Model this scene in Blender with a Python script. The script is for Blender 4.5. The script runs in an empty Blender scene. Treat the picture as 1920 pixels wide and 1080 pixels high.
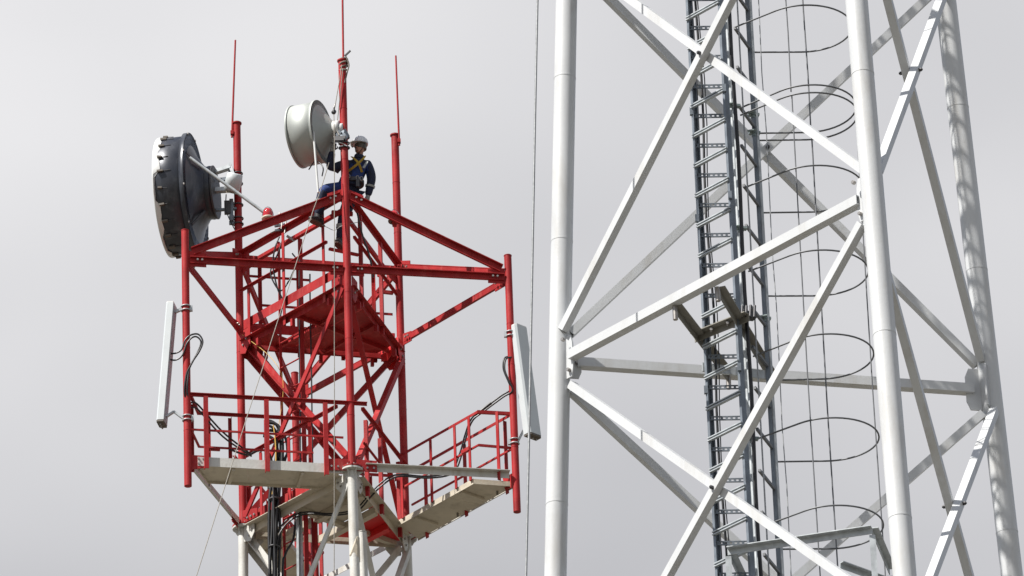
import bpy, math, random
from mathutils import Vector as V, Matrix
random.seed(7)
sc = bpy.context.scene
COL = sc.collection

# ------------------------------------------------------------------ camera
PITCH, ROLL, FPX = 0.48632114401795223, -0.03705863042501752, 12843.475
cam_data = bpy.data.cameras.new("camera")
cam = bpy.data.objects.new("camera", cam_data); COL.objects.link(cam)
cam_data.sensor_width = 36.0
cam_data.lens = FPX / 1920.0 * 36.0
cam_data.clip_start = 0.5; cam_data.clip_end = 12000
F_ = V((0, math.cos(PITCH), math.sin(PITCH))); U0 = V((0, -math.sin(PITCH), math.cos(PITCH))); R0 = V((1, 0, 0))
R_ = R0*math.cos(ROLL) + U0*math.sin(ROLL); U_ = -R0*math.sin(ROLL) + U0*math.cos(ROLL)
m = Matrix((R_, U_, -F_)).transposed().to_4x4(); m.translation = V((0, 0, 1.7))
cam.matrix_world = m
sc.camera = cam

# ------------------------------------------------------------------ light and sky
SUN_AZ_LEFT, SUN_EL = math.radians(58), math.radians(53)       # azimuth to the left of "behind the camera"
to_sun = V((-math.sin(SUN_AZ_LEFT)*math.cos(SUN_EL), -math.cos(SUN_AZ_LEFT)*math.cos(SUN_EL), math.sin(SUN_EL)))
sd = bpy.data.lights.new("sun", 'SUN'); sd.energy = 5.0; sd.angle = math.radians(0.6); sd.color = (1.0, 0.96, 0.90)
sun = bpy.data.objects.new("sun", sd); COL.objects.link(sun); sun.location = (-30, -20, 90)
sun.rotation_euler = to_sun.to_track_quat('Z', 'Y').to_euler()

world = bpy.data.worlds.new("World"); sc.world = world; world.use_nodes = True
nt = world.node_tree; nt.nodes.clear()
N = nt.nodes.new; L = nt.links.new
out = N('ShaderNodeOutputWorld'); bg = N('ShaderNodeBackground'); bg.inputs['Strength'].default_value = 0.064
sky = N('ShaderNodeTexSky'); sky.sky_type = 'NISHITA'; sky.sun_disc = False
sky.sun_elevation = SUN_EL; sky.sun_rotation = math.atan2(to_sun.x, to_sun.y)
tc = N('ShaderNodeTexCoord')
# broken cloud: large noise sets where the blue shows, a second noise shades the grey cloud bodies
CLOUD_AT, COVER_AT = (-13.309, 5.408, 2.768), (-10.12, 5.604, -9.195)
n1 = N('ShaderNodeTexNoise'); n1.inputs['Scale'].default_value = 4.0; n1.inputs['Detail'].default_value = 4; n1.inputs['Roughness'].default_value = 0.42
mp = N('ShaderNodeMapping'); mp.inputs['Location'].default_value = CLOUD_AT; mp.inputs['Scale'].default_value = (1, 1, 1.6)
n0 = N('ShaderNodeTexNoise'); n0.inputs['Scale'].default_value = 2.2; n0.inputs['Detail'].default_value = 5; n0.inputs['Roughness'].default_value = 0.5
mp0 = N('ShaderNodeMapping'); mp0.inputs['Location'].default_value = COVER_AT; mp0.inputs['Scale'].default_value = (1, 1, 1.5)
ramp = N('ShaderNodeValToRGB')
ramp.color_ramp.elements[0].position = 0.30; ramp.color_ramp.elements[0].color = (0.44, 0.445, 0.475, 1)
ramp.color_ramp.elements[1].position = 0.70; ramp.color_ramp.elements[1].color = (0.885, 0.88, 0.895, 1)
cov = N('ShaderNodeMapRange'); cov.interpolation_type = 'SMOOTHSTEP'
cov.inputs['From Min'].default_value = 0.42; cov.inputs['From Max'].default_value = 0.54
sc10 = N('ShaderNodeVectorMath'); sc10.operation = 'SCALE'; sc10.inputs['Scale'].default_value = 10.0
mix = N('ShaderNodeMix'); mix.data_type = 'RGBA'
L(tc.outputs['Generated'], mp.inputs['Vector']); L(mp.outputs[0], n1.inputs['Vector']); L(n1.outputs['Fac'], ramp.inputs[0])
L(tc.outputs['Generated'], mp0.inputs['Vector']); L(mp0.outputs[0], n0.inputs['Vector']); L(n0.outputs['Fac'], cov.inputs['Value'])
L(cov.outputs[0], mix.inputs['Factor'])
L(ramp.outputs[0], sc10.inputs[0]); L(sky.outputs[0], mix.inputs['A']); L(sc10.outputs[0], mix.inputs['B'])
L(mix.outputs['Result'], bg.inputs['Color']); L(bg.outputs[0], out.inputs['Surface'])

sc.view_settings.view_transform = 'Standard'; sc.view_settings.look = 'None'
sc.view_settings.exposure = 0.65; sc.view_settings.gamma = 1.0; sc.view_settings.use_curve_mapping = False

# ------------------------------------------------------------------ materials
def mat(name, col, rough=0.5, metal=0.0, var=0.12, scale=3.0, dirt=None, dirt_amt=0.0, dirt_scale=6.0, streak=True, bump=0.0, spec=0.5):
    m = bpy.data.materials.new(name); m.use_nodes = True
    nt = m.node_tree; b = nt.nodes['Principled BSDF']; Nn = nt.nodes.new; Ln = nt.links.new
    b.inputs['Roughness'].default_value = rough; b.inputs['Metallic'].default_value = metal
    b.inputs['Specular IOR Level'].default_value = spec
    tc = Nn('ShaderNodeTexCoord'); no = Nn('ShaderNodeTexNoise'); no.inputs['Scale'].default_value = scale; no.inputs['Detail'].default_value = 5
    Ln(tc.outputs['Object'], no.inputs['Vector'])
    r = Nn('ShaderNodeValToRGB'); r.color_ramp.elements[0].position = .3; r.color_ramp.elements[1].position = .7
    r.color_ramp.elements[0].color = tuple(c*(1-var) for c in col)+(1,); r.color_ramp.elements[1].color = tuple(min(1, c*(1+var)) for c in col)+(1,)
    Ln(no.outputs['Fac'], r.inputs[0]); last = r.outputs[0]
    if dirt:
        mp = Nn('ShaderNodeMapping'); mp.inputs['Scale'].default_value = (1, 1, .25 if streak else 1)
        n2 = Nn('ShaderNodeTexNoise'); n2.inputs['Scale'].default_value = dirt_scale; n2.inputs['Detail'].default_value = 8; n2.inputs['Roughness'].default_value = .65
        Ln(tc.outputs['Object'], mp.inputs[0]); Ln(mp.outputs[0], n2.inputs['Vector'])
        r2 = Nn('ShaderNodeValToRGB'); r2.color_ramp.elements[0].position = .52; r2.color_ramp.elements[1].position = .72
        r2.color_ramp.elements[0].color = (0, 0, 0, 1); r2.color_ramp.elements[1].color = (dirt_amt,)*3+(1,)
        mx = Nn('ShaderNodeMix'); mx.data_type = 'RGBA'; mx.inputs['B'].default_value = tuple(dirt)+(1,)
        Ln(n2.outputs['Fac'], r2.inputs[0]); Ln(r2.outputs[0], mx.inputs['Factor']); Ln(last, mx.inputs['A']); last = mx.outputs['Result']
    Ln(last, b.inputs['Base Color'])
    rr = Nn('ShaderNodeMapRange'); rr.inputs['To Min'].default_value = max(.05, rough-.1); rr.inputs['To Max'].default_value = min(1, rough+.12)
    Ln(no.outputs['Fac'], rr.inputs['Value']); Ln(rr.outputs[0], b.inputs['Roughness'])
    if bump:
        bp = Nn('ShaderNodeBump'); bp.inputs['Strength'].default_value = bump; bp.inputs['Distance'].default_value = .01
        n3 = Nn('ShaderNodeTexNoise'); n3.inputs['Scale'].default_value = 30; Ln(tc.outputs['Object'], n3.inputs['Vector'])
        Ln(n3.outputs['Fac'], bp.inputs['Height']); Ln(bp.outputs[0], b.inputs['Normal'])
    return m

RED = mat("red_paint", (0.315, 0.022, 0.024), .5, 0, .22, 2.5, (0.42, 0.11, 0.10), .5, 7, True, .15, .15)
REDB = mat("fresh_red_paint_sunlit", (0.60, 0.016, 0.018), .5, 0, .12, 3, (0.30, 0.03, 0.03), .5, 6)  # fresh red, also brightened to stand in for sun on shaded plates
WHITE = mat("white_tower_paint", (0.525, 0.54, 0.555), .38, 0, .04, 1.5, (0.33, 0.30, 0.25), .38, 5, True, .06)
OLDW = mat("weathered_white_paint", (0.53, 0.525, 0.50), .5, 0, .10, 3, (0.33, 0.28, 0.21), .6, 6, True, .2)
DECKW = mat("weathered_plate", (0.50, 0.45, 0.365), .6, 0, .12, 2.5, (0.24, 0.21, 0.16), .6, 4, False, .2)
GALV = mat("galvanised_steel", (0.43, 0.46, 0.48), .45, .3, .18, 14, (0.24, 0.26, 0.28), .5, 9, True, .05)
GALVD = mat("dull_galvanised_steel", (0.17, 0.195, 0.225), .5, .5, .2, 10, (0.12, 0.13, 0.14), .5, 9)
GALVG = mat("greenish_zinc", (0.20, 0.245, 0.245), .5, .4, .2, 10)
ANGLE = mat("grey_painted_angle", (0.19, 0.18, 0.155), .55, .1, .12, 5, (0.17, 0.15, 0.12), .5, 6)
RODM = mat("hoop_steel", (0.13, 0.135, 0.145), .5, .4, .2, 12)
DISHD = mat("slate_grey_dish_paint", (0.036, 0.040, 0.052), .32, .3, .18, 3, (0.16, 0.17, 0.19), .5, 5, True, .05)
DISHG = mat("silver_grey_dish_paint", (0.38, 0.40, 0.385), .58, .5, .05, 3, (0.33, 0.32, 0.29), .35, 4, True, .03)
PLASTIC = mat("white_plastic", (0.60, 0.61, 0.61), .4, 0, .03, 3, (0.5, 0.5, 0.48), .3, 4)
PANELG = mat("light_grey_radome", (0.50, 0.535, 0.555), .45, 0, .03, 3, (0.45, 0.47, 0.48), .3, 4)
DARKP = mat("dark_end_cap", (0.10, 0.085, 0.07), .6)
RUBBER = mat("black_cable_jacket", (0.014, 0.014, 0.016), .38, 0, .3, 6)
YELLOWC = mat("yellow_earth_cable", (0.55, 0.33, 0.05), .5)
ROPE = mat("tan_rope", (0.26, 0.24, 0.21), .8, 0, .25, 40)
WIRE = mat("steel_wire", (0.30, 0.31, 0.32), .5, .4, .2, 40)
BOLT = mat("bolt_steel", (0.35, 0.33, 0.31), .4, .7, .2, 20)
BOLTD = mat("dark_bolt", (0.07, 0.07, 0.075), .5, .5, .2, 20)
NAVY = mat("navy_workwear", (0.010, 0.016, 0.045), .8, 0, .3, 14, bump=.3)
ROYAL = mat("royal_blue_workwear", (0.011, 0.034, 0.155), .8, 0, .25, 14, bump=.3)
REFL = mat("reflective_tape", (0.28, 0.30, 0.29), .45, .1, .1, 20)
YELLOW = mat("yellow_webbing", (0.36, 0.24, 0.02), .7, 0, .15, 20)
HELM = mat("white_helmet_shell", (0.60, 0.61, 0.63), .22, .25, .05, 8, (0.35, 0.35, 0.36), .5, 12, False)
SKIN = mat("skin", (0.36, 0.17, 0.12), .55, 0, .1, 20)
GLOVE = mat("grey_glove", (0.25, 0.25, 0.24), .85, 0, .2, 30)
BOOT = mat("dark_boot_leather", (0.020, 0.018, 0.020), .5, 0, .3, 20)
SOLE = mat("boot_sole", (0.10, 0.055, 0.045), .7, 0, .3, 20)
GROUND = mat("dry_field", (0.098, 0.088, 0.069), .95, 0, .3, .05, (0.13, 0.14, 0.075), .7, .02, False)

LENS = bpy.data.materials.new("red_beacon_glass"); LENS.use_nodes = True
_b = LENS.node_tree.nodes['Principled BSDF']
_n = LENS.node_tree.nodes.new('ShaderNodeTexNoise'); _n.inputs['Scale'].default_value = 9
_r = LENS.node_tree.nodes.new('ShaderNodeValToRGB')
_r.color_ramp.elements[0].color = (0.33, 0.010, 0.016, 1); _r.color_ramp.elements[1].color = (0.48, 0.016, 0.02, 1)
LENS.node_tree.links.new(_n.outputs['Fac'], _r.inputs[0]); LENS.node_tree.links.new(_r.outputs[0], _b.inputs['Base Color'])
_b.inputs['Roughness'].default_value = .08; _b.inputs['Coat Weight'].default_value = .6

# ------------------------------------------------------------------ mesh helpers
def perp(d, ref=None):
    d = d.normalized()
    a = ref if ref is not None else V((0, 0, 1))
    u = a - d*a.dot(d)
    if u.length < 1e-4:
        a = V((1, 0, 0)); u = a - d*a.dot(d)
    u.normalize()
    return u, d.cross(u).normalized()

class MB:
    def __init__(s): s.v = []; s.f = []; s.sm = []; s.mi = []; s.cur = 0
    def add(s, vs, fs, smooth=False):
        o = len(s.v); s.v += [tuple(v) for v in vs]
        for f in fs: s.f.append([i+o for i in f]); s.sm.append(smooth); s.mi.append(s.cur)
        return s
    def tube(s, p, q, r, r2=None, seg=12, cap=True):
        p, q = V(p), V(q); r2 = r if r2 is None else r2
        u, w = perp(q-p); vs = []
        for c, rr in ((p, r), (q, r2)):
            for i in range(seg):
                a = 2*math.pi*i/seg; vs.append(c + u*(rr*math.cos(a)) + w*(rr*math.sin(a)))
        s.add(vs, [(i, (i+1) % seg, seg+(i+1) % seg, seg+i) for i in range(seg)], True)
        if cap:
            s.add(vs[:seg], [tuple(range(seg-1, -1, -1))]); s.add(vs[seg:], [tuple(range(seg))])
        return s
    def path(s, pts, r, seg=6, cap=True):
        pts = [V(p) for p in pts]; rs = r if isinstance(r, (list, tuple)) else [r]*len(pts)
        t = (pts[1]-pts[0]).normalized(); u, w = perp(t); vs = []
        for k, c in enumerate(pts):
            a = pts[min(k+1, len(pts)-1)] - pts[max(k-1, 0)]
            if a.length > 1e-9: t = a.normalized()
            u = (u - t*u.dot(t)).normalized(); w = t.cross(u)
            for i in range(seg):
                an = 2*math.pi*i/seg; vs.append(c + u*(rs[k]*math.cos(an)) + w*(rs[k]*math.sin(an)))
        fs = []
        for k in range(len(pts)-1):
            for i in range(seg):
                j = (i+1) % seg; fs.append((k*seg+i, k*seg+j, (k+1)*seg+j, (k+1)*seg+i))
        s.add(vs, fs, True)
        if cap: s.add(vs[:seg], [tuple(range(seg-1, -1, -1))]); s.add(vs[-seg:], [tuple(range(seg))])
        return s
    def bar(s, p, q, a, b, ref=None, off=(0, 0), ends=True):     # a along ref, b across
        p, q = V(p), V(q); u, w = perp(q-p, ref); vs = []
        for c in (p, q):
            c = c + u*off[0] + w*off[1]
            for x, y in ((-1, -1), (1, -1), (1, 1), (-1, 1)): vs.append(c + u*(x*a/2) + w*(y*b/2))
        s.add(vs, [(0, 1, 5, 4), (1, 2, 6, 5), (2, 3, 7, 6), (3, 0, 4, 7)] + ([(3, 2, 1, 0), (4, 5, 6, 7)] if ends else []))
        return s
    def hollow(s, p, q, a, ref=None, t=.008):
        p, q = V(p), V(q); u, w = perp(q-p, ref); vs = []
        for c in (p, q):
            for h in (a/2, a/2-t):
                for x, y in ((-1, -1), (1, -1), (1, 1), (-1, 1)): vs.append(c + u*(x*h) + w*(y*h))
        fs = []
        for i in range(4):
            j = (i+1) % 4
            fs += [(i, j, 8+j, 8+i), (4+j, 4+i, 12+i, 12+j), (j, i, 4+i, 4+j), (8+i, 8+j, 12+j, 12+i)]
        s.add(vs, fs); return s
    def ang(s, p, q, w, ref=None, t=.008, flip=1):               # rolled angle: two flanges
        s.bar(p, q, w, t, ref, (0, 0)); s.bar(p, q, t, w-t, ref, (flip*(w/2-t/2-.0005), (w/2+.0004)))
        return s
    def plate(s, pts, n, t):
        pts = [V(p) for p in pts]; n = V(n).normalized(); k = len(pts)
        vs = [p + n*(t/2) for p in pts] + [p - n*(t/2) for p in pts]
        s.add(vs, [tuple(range(k)), tuple(range(2*k-1, k-1, -1))] + [(i, i+k, (i+1) % k + k, (i+1) % k) for i in range(k)])
        return s
    def lathe(s, prof, c, ax, seg=32, smooth=True, ref=None, jag=None):     # prof: (dist along ax, radius)
        c, ax = V(c), V(ax).normalized(); u, w = perp(ax, ref); vs = []; fs = []
        for k, (d, r) in enumerate(prof):
            for i in range(seg):
                a = 2*math.pi*i/seg; dd = d + (jag[i] if jag and k == jag[-1] else 0)
                vs.append(c + ax*dd + u*(r*math.cos(a)) + w*(r*math.sin(a)))
        for k in range(len(prof)-1):
            for i in range(seg):
                j = (i+1) % seg; fs.append((k*seg+i, k*seg+j, (k+1)*seg+j, (k+1)*seg+i))
        s.add(vs, fs, smooth)
        if prof[0][1] > 1e-4: s.add(vs[:seg], [tuple(range(seg-1, -1, -1))])
        if prof[-1][1] > 1e-4: s.add(vs[-seg:], [tuple(range(seg))])
        return s
    def mesh(s, name, mats):
        me = bpy.data.meshes.new(name); me.from_pydata(s.v, [], s.f)
        me.polygons.foreach_set('use_smooth', s.sm)
        for m_ in (mats if isinstance(mats, (list, tuple)) else [mats]): me.materials.append(m_)
        me.polygons.foreach_set('material_index', s.mi); me.update(); return me
    def build(s, name, mats, parent=None, label=None):
        o = bpy.data.objects.new(name, s.mesh(name, mats)); COL.objects.link(o)
        if parent is not None: o.parent = parent
        if label: o['label'] = label
        return o

def inst(me, name, parent, mtx=None):
    o = bpy.data.objects.new(name, me); COL.objects.link(o); o.parent = parent
    if mtx is not None: o.matrix_local = mtx
    return o
def thing(name, label, cat, loc=(0, 0, 0), group=None):
    o = bpy.data.objects.new(name, None); COL.objects.link(o); o.location = loc; o.empty_display_size = .3
    return tag(o, label, cat, group)
def tag(o, label, cat, group=None):
    o['label'] = label; o['category'] = cat; o['kind'] = 'thing'
    if group: o['group'] = group
    return o
def smooth_pts(pts, n=6):                                        # Catmull-Rom
    P = [V(p) for p in pts]; P = [P[0]*2-P[1]] + P + [P[-1]*2-P[-2]]; o = []
    for i in range(1, len(P)-2):
        a, b, c, d = P[i-1:i+3]
        for k in range(n):
            t = k/n; o.append(.5*((2*b)+(c-a)*t+(2*a-5*b+4*c-d)*t*t+(3*b-a-3*c+d)*t**3))
    o.append(P[-2]); return o
def lerp(a, b, t): return V(a)*(1-t) + V(b)*t
Z = V((0, 0, 1))

# ------------------------------------------------------------------ ground
g = MB(); RG = 5000
g.add([(-RG, -RG, 0), (RG, -RG, 0), (RG, RG, 0), (-RG, RG, 0)], [(0, 1, 2, 3)])
go = g.build("ground", GROUND); go['kind'] = 'structure'

# =================================================================== RED AND WHITE TOWER
RC = V((-2.82838899, 93.48423259, 0.0)); RZ = 47.390107
red = thing("lattice_tower", "red topped triangular lattice tower with walkways, dishes and panel antennas mounted on it", "tower", RC)
def rp(x, y, z): return V((x, y, z + RZ))
RR, PH = 1.4639, 0.22754
def leg_xy(k, r=RR): a = PH + k*2*math.pi/3; return r*math.sin(a), -r*math.cos(a)
LEG = [leg_xy(k) for k in range(3)]                              # 0 near, 1 right, 2 left
APX = [(-2.107, -1.921), (2.781, -.955), (-.655, 2.83)]
ZA, ZR, ZT = 3.4, 4.7, 7.05
def lg(k, z): return rp(LEG[k % 3][0], LEG[k % 3][1], z)
def ap(k, z): return rp(APX[k % 3][0], APX[k % 3][1], z)
bolt_me = MB().tube((0, 0, 0), (0, 0, .022), .017, seg=6).mesh("bolt", BOLT)
bolt_dark = MB().tube((0, 0, 0), (0, 0, .03), .017, seg=6).mesh("bolt", BOLT)
def bolts(pts, n, parent, me=None):
    q = V(n).normalized().to_track_quat('Z', 'Y').to_matrix().to_4x4()
    for p in pts:
        inst(me or bolt_me, "bolt", parent, Matrix.Translation(p) @ q)

for k in range(3):
    o = MB().tube(lg(k, .03), lg(k, ZT), .060, seg=20).build("leg", RED, red)
    for z in (.9, 2.2, 3.0, 5.3, 6.2):
        MB().tube(lg(k, z), lg(k, z+.012), .0625, seg=20).build("weld_ring", RED, o)
    MB().lathe([(0, .078), (.02, .078)], lg(k, ZT+.002), Z, 16).build("leg_cap", RED, red)
    MB().lathe([(0, .165), (.024, .165)], lg(k, .004), Z, 24).build("flange", RED, red)
    f = MB().lathe([(-.03, .165), (-.004, .165)], lg(k, 0), Z, 24).build("flange", OLDW, red)
    for i in range(8):
        a = i*math.pi/4+.3
        inst(bolt_me, "bolt", f, Matrix.Translation(lg(k, .030)+V((.125*math.cos(a), .125*math.sin(a), 0))))
    # stiffeners under the flange
    for i in range(6):
        a = i*math.pi/3; d = V((math.cos(a), math.sin(a), 0)); c = lg(k, -.032)
        MB().plate([c+d*.07, c+d*.15, c+d*.09-Z*.10, c+d*.07-Z*.10], d.cross(Z), .008).build("stiffener", OLDW, f)
    # white lower leg, spreading a little to the ground
    def ll(k, z): r = RR - .012*z; x, y = leg_xy(k, r); return rp(x, y, z)
    MB().tube(ll(k, -.033), ll(k, -16), .076, seg=20).build("leg", OLDW, red, "weathered white lower tower leg")
    MB().tube(ll(k, -16.0), ll(k, -RZ), .078, .12, seg=14).build("leg", OLDW, red, "white tower leg running down to the ground")
    # outer pole
    ztop, zbot = ((3.90, -.42), (3.78, -.58), (3.84, -.5))[k]
    o = MB().tube(ap(k, zbot), ap(k, ztop), .057, seg=18).build("outer_pole", RED, red)
    MB().tube(ap(k, ztop+.001), ap(k, ztop+.012), .062, seg=18).build("pole_cap", RED, o)
    for z in (.5, 1.9, 2.6): MB().tube(ap(k, z), ap(k, z+.012), .0595, seg=18).build("weld_ring", RED, o)

def inset(a, b, d0, d1):
    d = (b-a).normalized(); return a + d*d0, b - d*d1
# horizontal arms, rakers to the ring, ring beams
for k in range(3):
    for q in (k, (k+2) % 3):
        p0, p1 = inset(lg(q, ZA), ap(k, ZA), .07, .07)
        hd_ = (p1-p0).normalized(); no_ = hd_.cross(Z); no_ = no_ if no_.dot(lerp(p0, p1, .5)-rp(0, 0, ZA)) > 0 else -no_
        MB().bar(p0, p1, .08, .012, Z).bar(p0+Z*.046+no_*.026, p1+Z*.046+no_*.026, .012, .07, Z).bar(p0-Z*.046+no_*.012, p1-Z*.046+no_*.012, .012, .045, Z).build("arm_beam", RED, red)
        p0, p1 = inset(lg(q, ZR), ap(k, ZA+.10), .07, .12)
        u_, w_ = perp(p1-p0, Z)
        MB().bar(p0, p1, .095, .012, Z).bar(p0+u_*.0535+no_*.024, p1+u_*.0535+no_*.024, .012, .07, Z).bar(p0-u_*.0535+no_*.012, p1-u_*.0535+no_*.012, .012, .045, Z).build("raker", RED, red)
        # gussets at both ends of the arm
        d = (ap(k, 0)-lg(q, 0)); d.z = 0; d.normalize(); n = d.cross(Z)
        c = ap(k, ZA) - d*.06
        g1 = MB().plate([c+Z*.16, c-Z*.10, c-d*.26-Z*.10, c-d*.26+Z*.13], n, .014)
        go_ = g1.build("gusset_plate", RED, red)
        for side in (1, -1):
            nn = n*side
            bolts([c-d*.12+nn*.0405*1.0, c-d*.19+nn*.0405], nn, go_)
        c = lg(q, ZR) + d*.06
        g1 = MB().plate([c+Z*.09, c-Z*.12, c+d*.22-Z*.20, c+d*.22+Z*.0], n, .014)
        go_ = g1.build("gusset_plate", RED, red)
        for side in (1, -1): bolts([c+d*.1-Z*.06+n*side*.034, c+d*.18-Z*.1+n*side*.034], n*side, go_)
        c = lg(q, ZA) + d*.06
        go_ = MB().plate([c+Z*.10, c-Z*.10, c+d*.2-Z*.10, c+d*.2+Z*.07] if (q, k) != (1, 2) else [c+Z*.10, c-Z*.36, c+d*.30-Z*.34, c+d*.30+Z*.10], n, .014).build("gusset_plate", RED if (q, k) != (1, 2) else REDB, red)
        for side in (1, -1): bolts([c+d*.1+n*side*.0325, c+d*.16+n*side*.0325], n*side, go_)
    a, b = lg(k, ZR-.02), lg(k+1, ZR-.02)
    p0, p1 = inset(a, b, .07, .07); inw = -(lerp(a, b, .5)-rp(0, 0, ZR-.02)).normalized()
    MB().ang(p0, p1, .085, Z).build("ring_beam", RED, red)
    p0, p1 = inset(a+inw*.15, b+inw*.15, .25, .25)
    MB().bar(p0-Z*.10, p1-Z*.10, .07, .05, Z).build("ring_beam", RED, red)
    # corner tie
    c0 = lerp(lg(k, ZR-.17), lg(k+1, ZR-.17), .13); c1 = lerp(lg(k, ZR-.17), lg(k+2, ZR-.17), .13)
    MB().bar(c0, c1, .06, .05, Z).build("corner_tie", RED, red)
    # apex gusset under the ring
    dd = (V((0, 0, 0))-V((LEG[k][0], LEG[k][1], 0))).normalized(); c = lg(k, ZR-.14)
    MB().plate([c+dd*.06+Z*.10, c+dd*.06-Z*.18, c+dd*.2-Z*.1, c+dd*.2+Z*.08], dd.cross(Z), .012).build("gusset_plate", RED, red)

# X braces of the red bay and between platform and ring, white bays below
def xbay(zlo, zhi, w, m_, name="brace", low_fn=None, skip=()):
    for k in range(3):
        fn = low_fn or lg
        a0, a1, b0, b1 = fn(k, zlo), fn(k, zhi), fn(k+1, zlo), fn(k+1, zhi)
        n = (lerp(a0, b0, .5)-rp(0, 0, zlo)); n.z = 0; n.normalize()
        for i, (p, q) in enumerate(((a0, b1), (b0, a1))):
            if (k, i) in skip: continue
            p0, p1 = inset(p + n*(.03*(1-2*i)), q + n*(.03*(1-2*i)), .12, .12)
            MB().ang(p0, p1, w, n, .009, 1-2*i).build(name, m_, red)
xbay(.05, 3.2, .085, RED)
def llw(k, z): r = RR - .012*z; x, y = leg_xy(k, r); return rp(x, y, z)
zz = -.12
for i in range(4):
    xbay(zz-3.45, zz, .09, OLDW, "brace", llw)
    for k in range(3):
        MB().bar(*inset(llw(k, zz-3.5), llw(k+1, zz-3.5), .08, .08), .08, .06, Z).build("strut", OLDW, red)
    zz -= 3.6
# rigid bays from there to the ground (coarser)
zz -= .1
while zz > -RZ+4:
    z2 = max(zz-5.5, -RZ+.1)
    xbay(z2, zz, .09, OLDW, "brace", llw); zz = z2 - .1
# gusset plates at the platform levels
for k in range(3):
    for q, s in ((k+1, 1), (k+2, -1)):
        d = (lg(q, 0)-lg(k, 0)).normalized(); n = d.cross(Z)*s
        c = lg(k, .05) + d*.062 + n*.052
        go_ = MB().plate([c+Z*.20, c-Z*.02, c+d*.34-Z*.02, c+d*.34+Z*.12], n, .012).build("gusset_plate", RED, red)
        bolts([c+d*.12+Z*.03+n*.006, c+d*.2+Z*.03+n*.006, c+d*.28+Z*.03+n*.006], n, go_)
        c = lg(k, 3.16) + d*.062 + n*.052
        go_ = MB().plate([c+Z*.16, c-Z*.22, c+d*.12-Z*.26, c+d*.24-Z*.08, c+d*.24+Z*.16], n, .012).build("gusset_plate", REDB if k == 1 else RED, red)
        bolts([c+d*.08-Z*.1+n*.006, c+d*.16-Z*.02+n*.006], n, go_)
        c = llw(k, -.14) + d*.08 + n*.045
        go_ = MB().plate([c+Z*.10, c-Z*.14, c+d*.14-Z*.18, c+d*.24-Z*.06, c+d*.24+Z*.10], n, .012).build("gusset_plate", OLDW, red)
        bolts([c+d*.12-Z*.08+n*.006, c+d*.18-Z*.0+n*.006], n, go_)

# polygon clip (convex) for deck plates
def clip(poly, a, b):                                            # keep left of a->b
    o = []
    for i in range(len(poly)):
        p, q = poly[i], poly[(i+1) % len(poly)]
        sp = (b[0]-a[0])*(p[1]-a[1])-(b[1]-a[1])*(p[0]-a[0]); sq = (b[0]-a[0])*(q[1]-a[1])-(b[1]-a[1])*(q[0]-a[0])
        if sp >= 0: o.append(p)
        if sp*sq < 0: t = sp/(sp-sq); o.append((p[0]+(q[0]-p[0])*t, p[1]+(q[1]-p[1])*t))
    return o
def tri_clip(poly, f=.97):
    T = [(x*f, y*f) for x, y in LEG]                             # near, right, left: counter-clockwise
    for i in range(3): poly = clip(poly, T[i], T[(i+1) % 3])
    return poly
Lx, Nx = V((*LEG[2], 0)), V((*LEG[0], 0)); eS = (Nx-Lx).normalized(); eN = V((-eS.y, eS.x, 0))
if eN.dot(-Lx) < 0: eN = -eN
def sn(s, n): p = Lx + eS*s + eN*n; return (p.x, p.y)
def rect(s0, s1, n0, n1): return [sn(s0, n0), sn(s1, n0), sn(s1, n1), sn(s0, n1)]
if (lambda r: sum(r[i][0]*r[(i+1) % 4][1]-r[(i+1) % 4][0]*r[i][1] for i in range(4)))(rect(0, 1, 0, 1)) < 0:
    _rect = rect
    def rect(s0, s1, n0, n1): return _rect(s0, s1, n0, n1)[::-1]
# ---- upper platform (red): plates, joists, edge beams, fascia
ZP = 3.15
for (s0, s1, n0, n1) in ((0, .60, .03, .7), (1.28, 2.6, .03, .7), (0, 1.27, .705, 2.2), (1.275, 2.6, .705, 2.2), (.605, 1.275, .44, .70)):
    poly = tri_clip(rect(s0, s1, n0, n1))
    rc_ = V((LEG[1][0], LEG[1][1], 0)).normalized(); tn_ = V((-rc_.y, rc_.x, 0)); pc_ = rc_*1.12
    poly = clip(poly, ((pc_-tn_).x, (pc_-tn_).y), ((pc_+tn_).x, (pc_+tn_).y))
    if len(poly) > 2: MB().plate([rp(x, y, ZP) for x, y in poly], Z, .008).build("deck_plate", RED, red)
for n_ in (.48, 1.15):
    seg = tri_clip(rect(0, 2.6, n_-.02, n_+.02), .95)
    if len(seg) > 2: MB().plate([rp(x, y, ZP-.035) for x, y in seg], Z, .055).build("deck_joist", RED, red)
for s_ in (1.32,):
    seg = tri_clip(rect(s_-.02, s_+.02, .02, 2.2), .95)
    if len(seg) > 2: MB().plate([rp(x, y, ZP-.04) for x, y in seg], Z, .065).build("deck_joist", RED, red)
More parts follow.
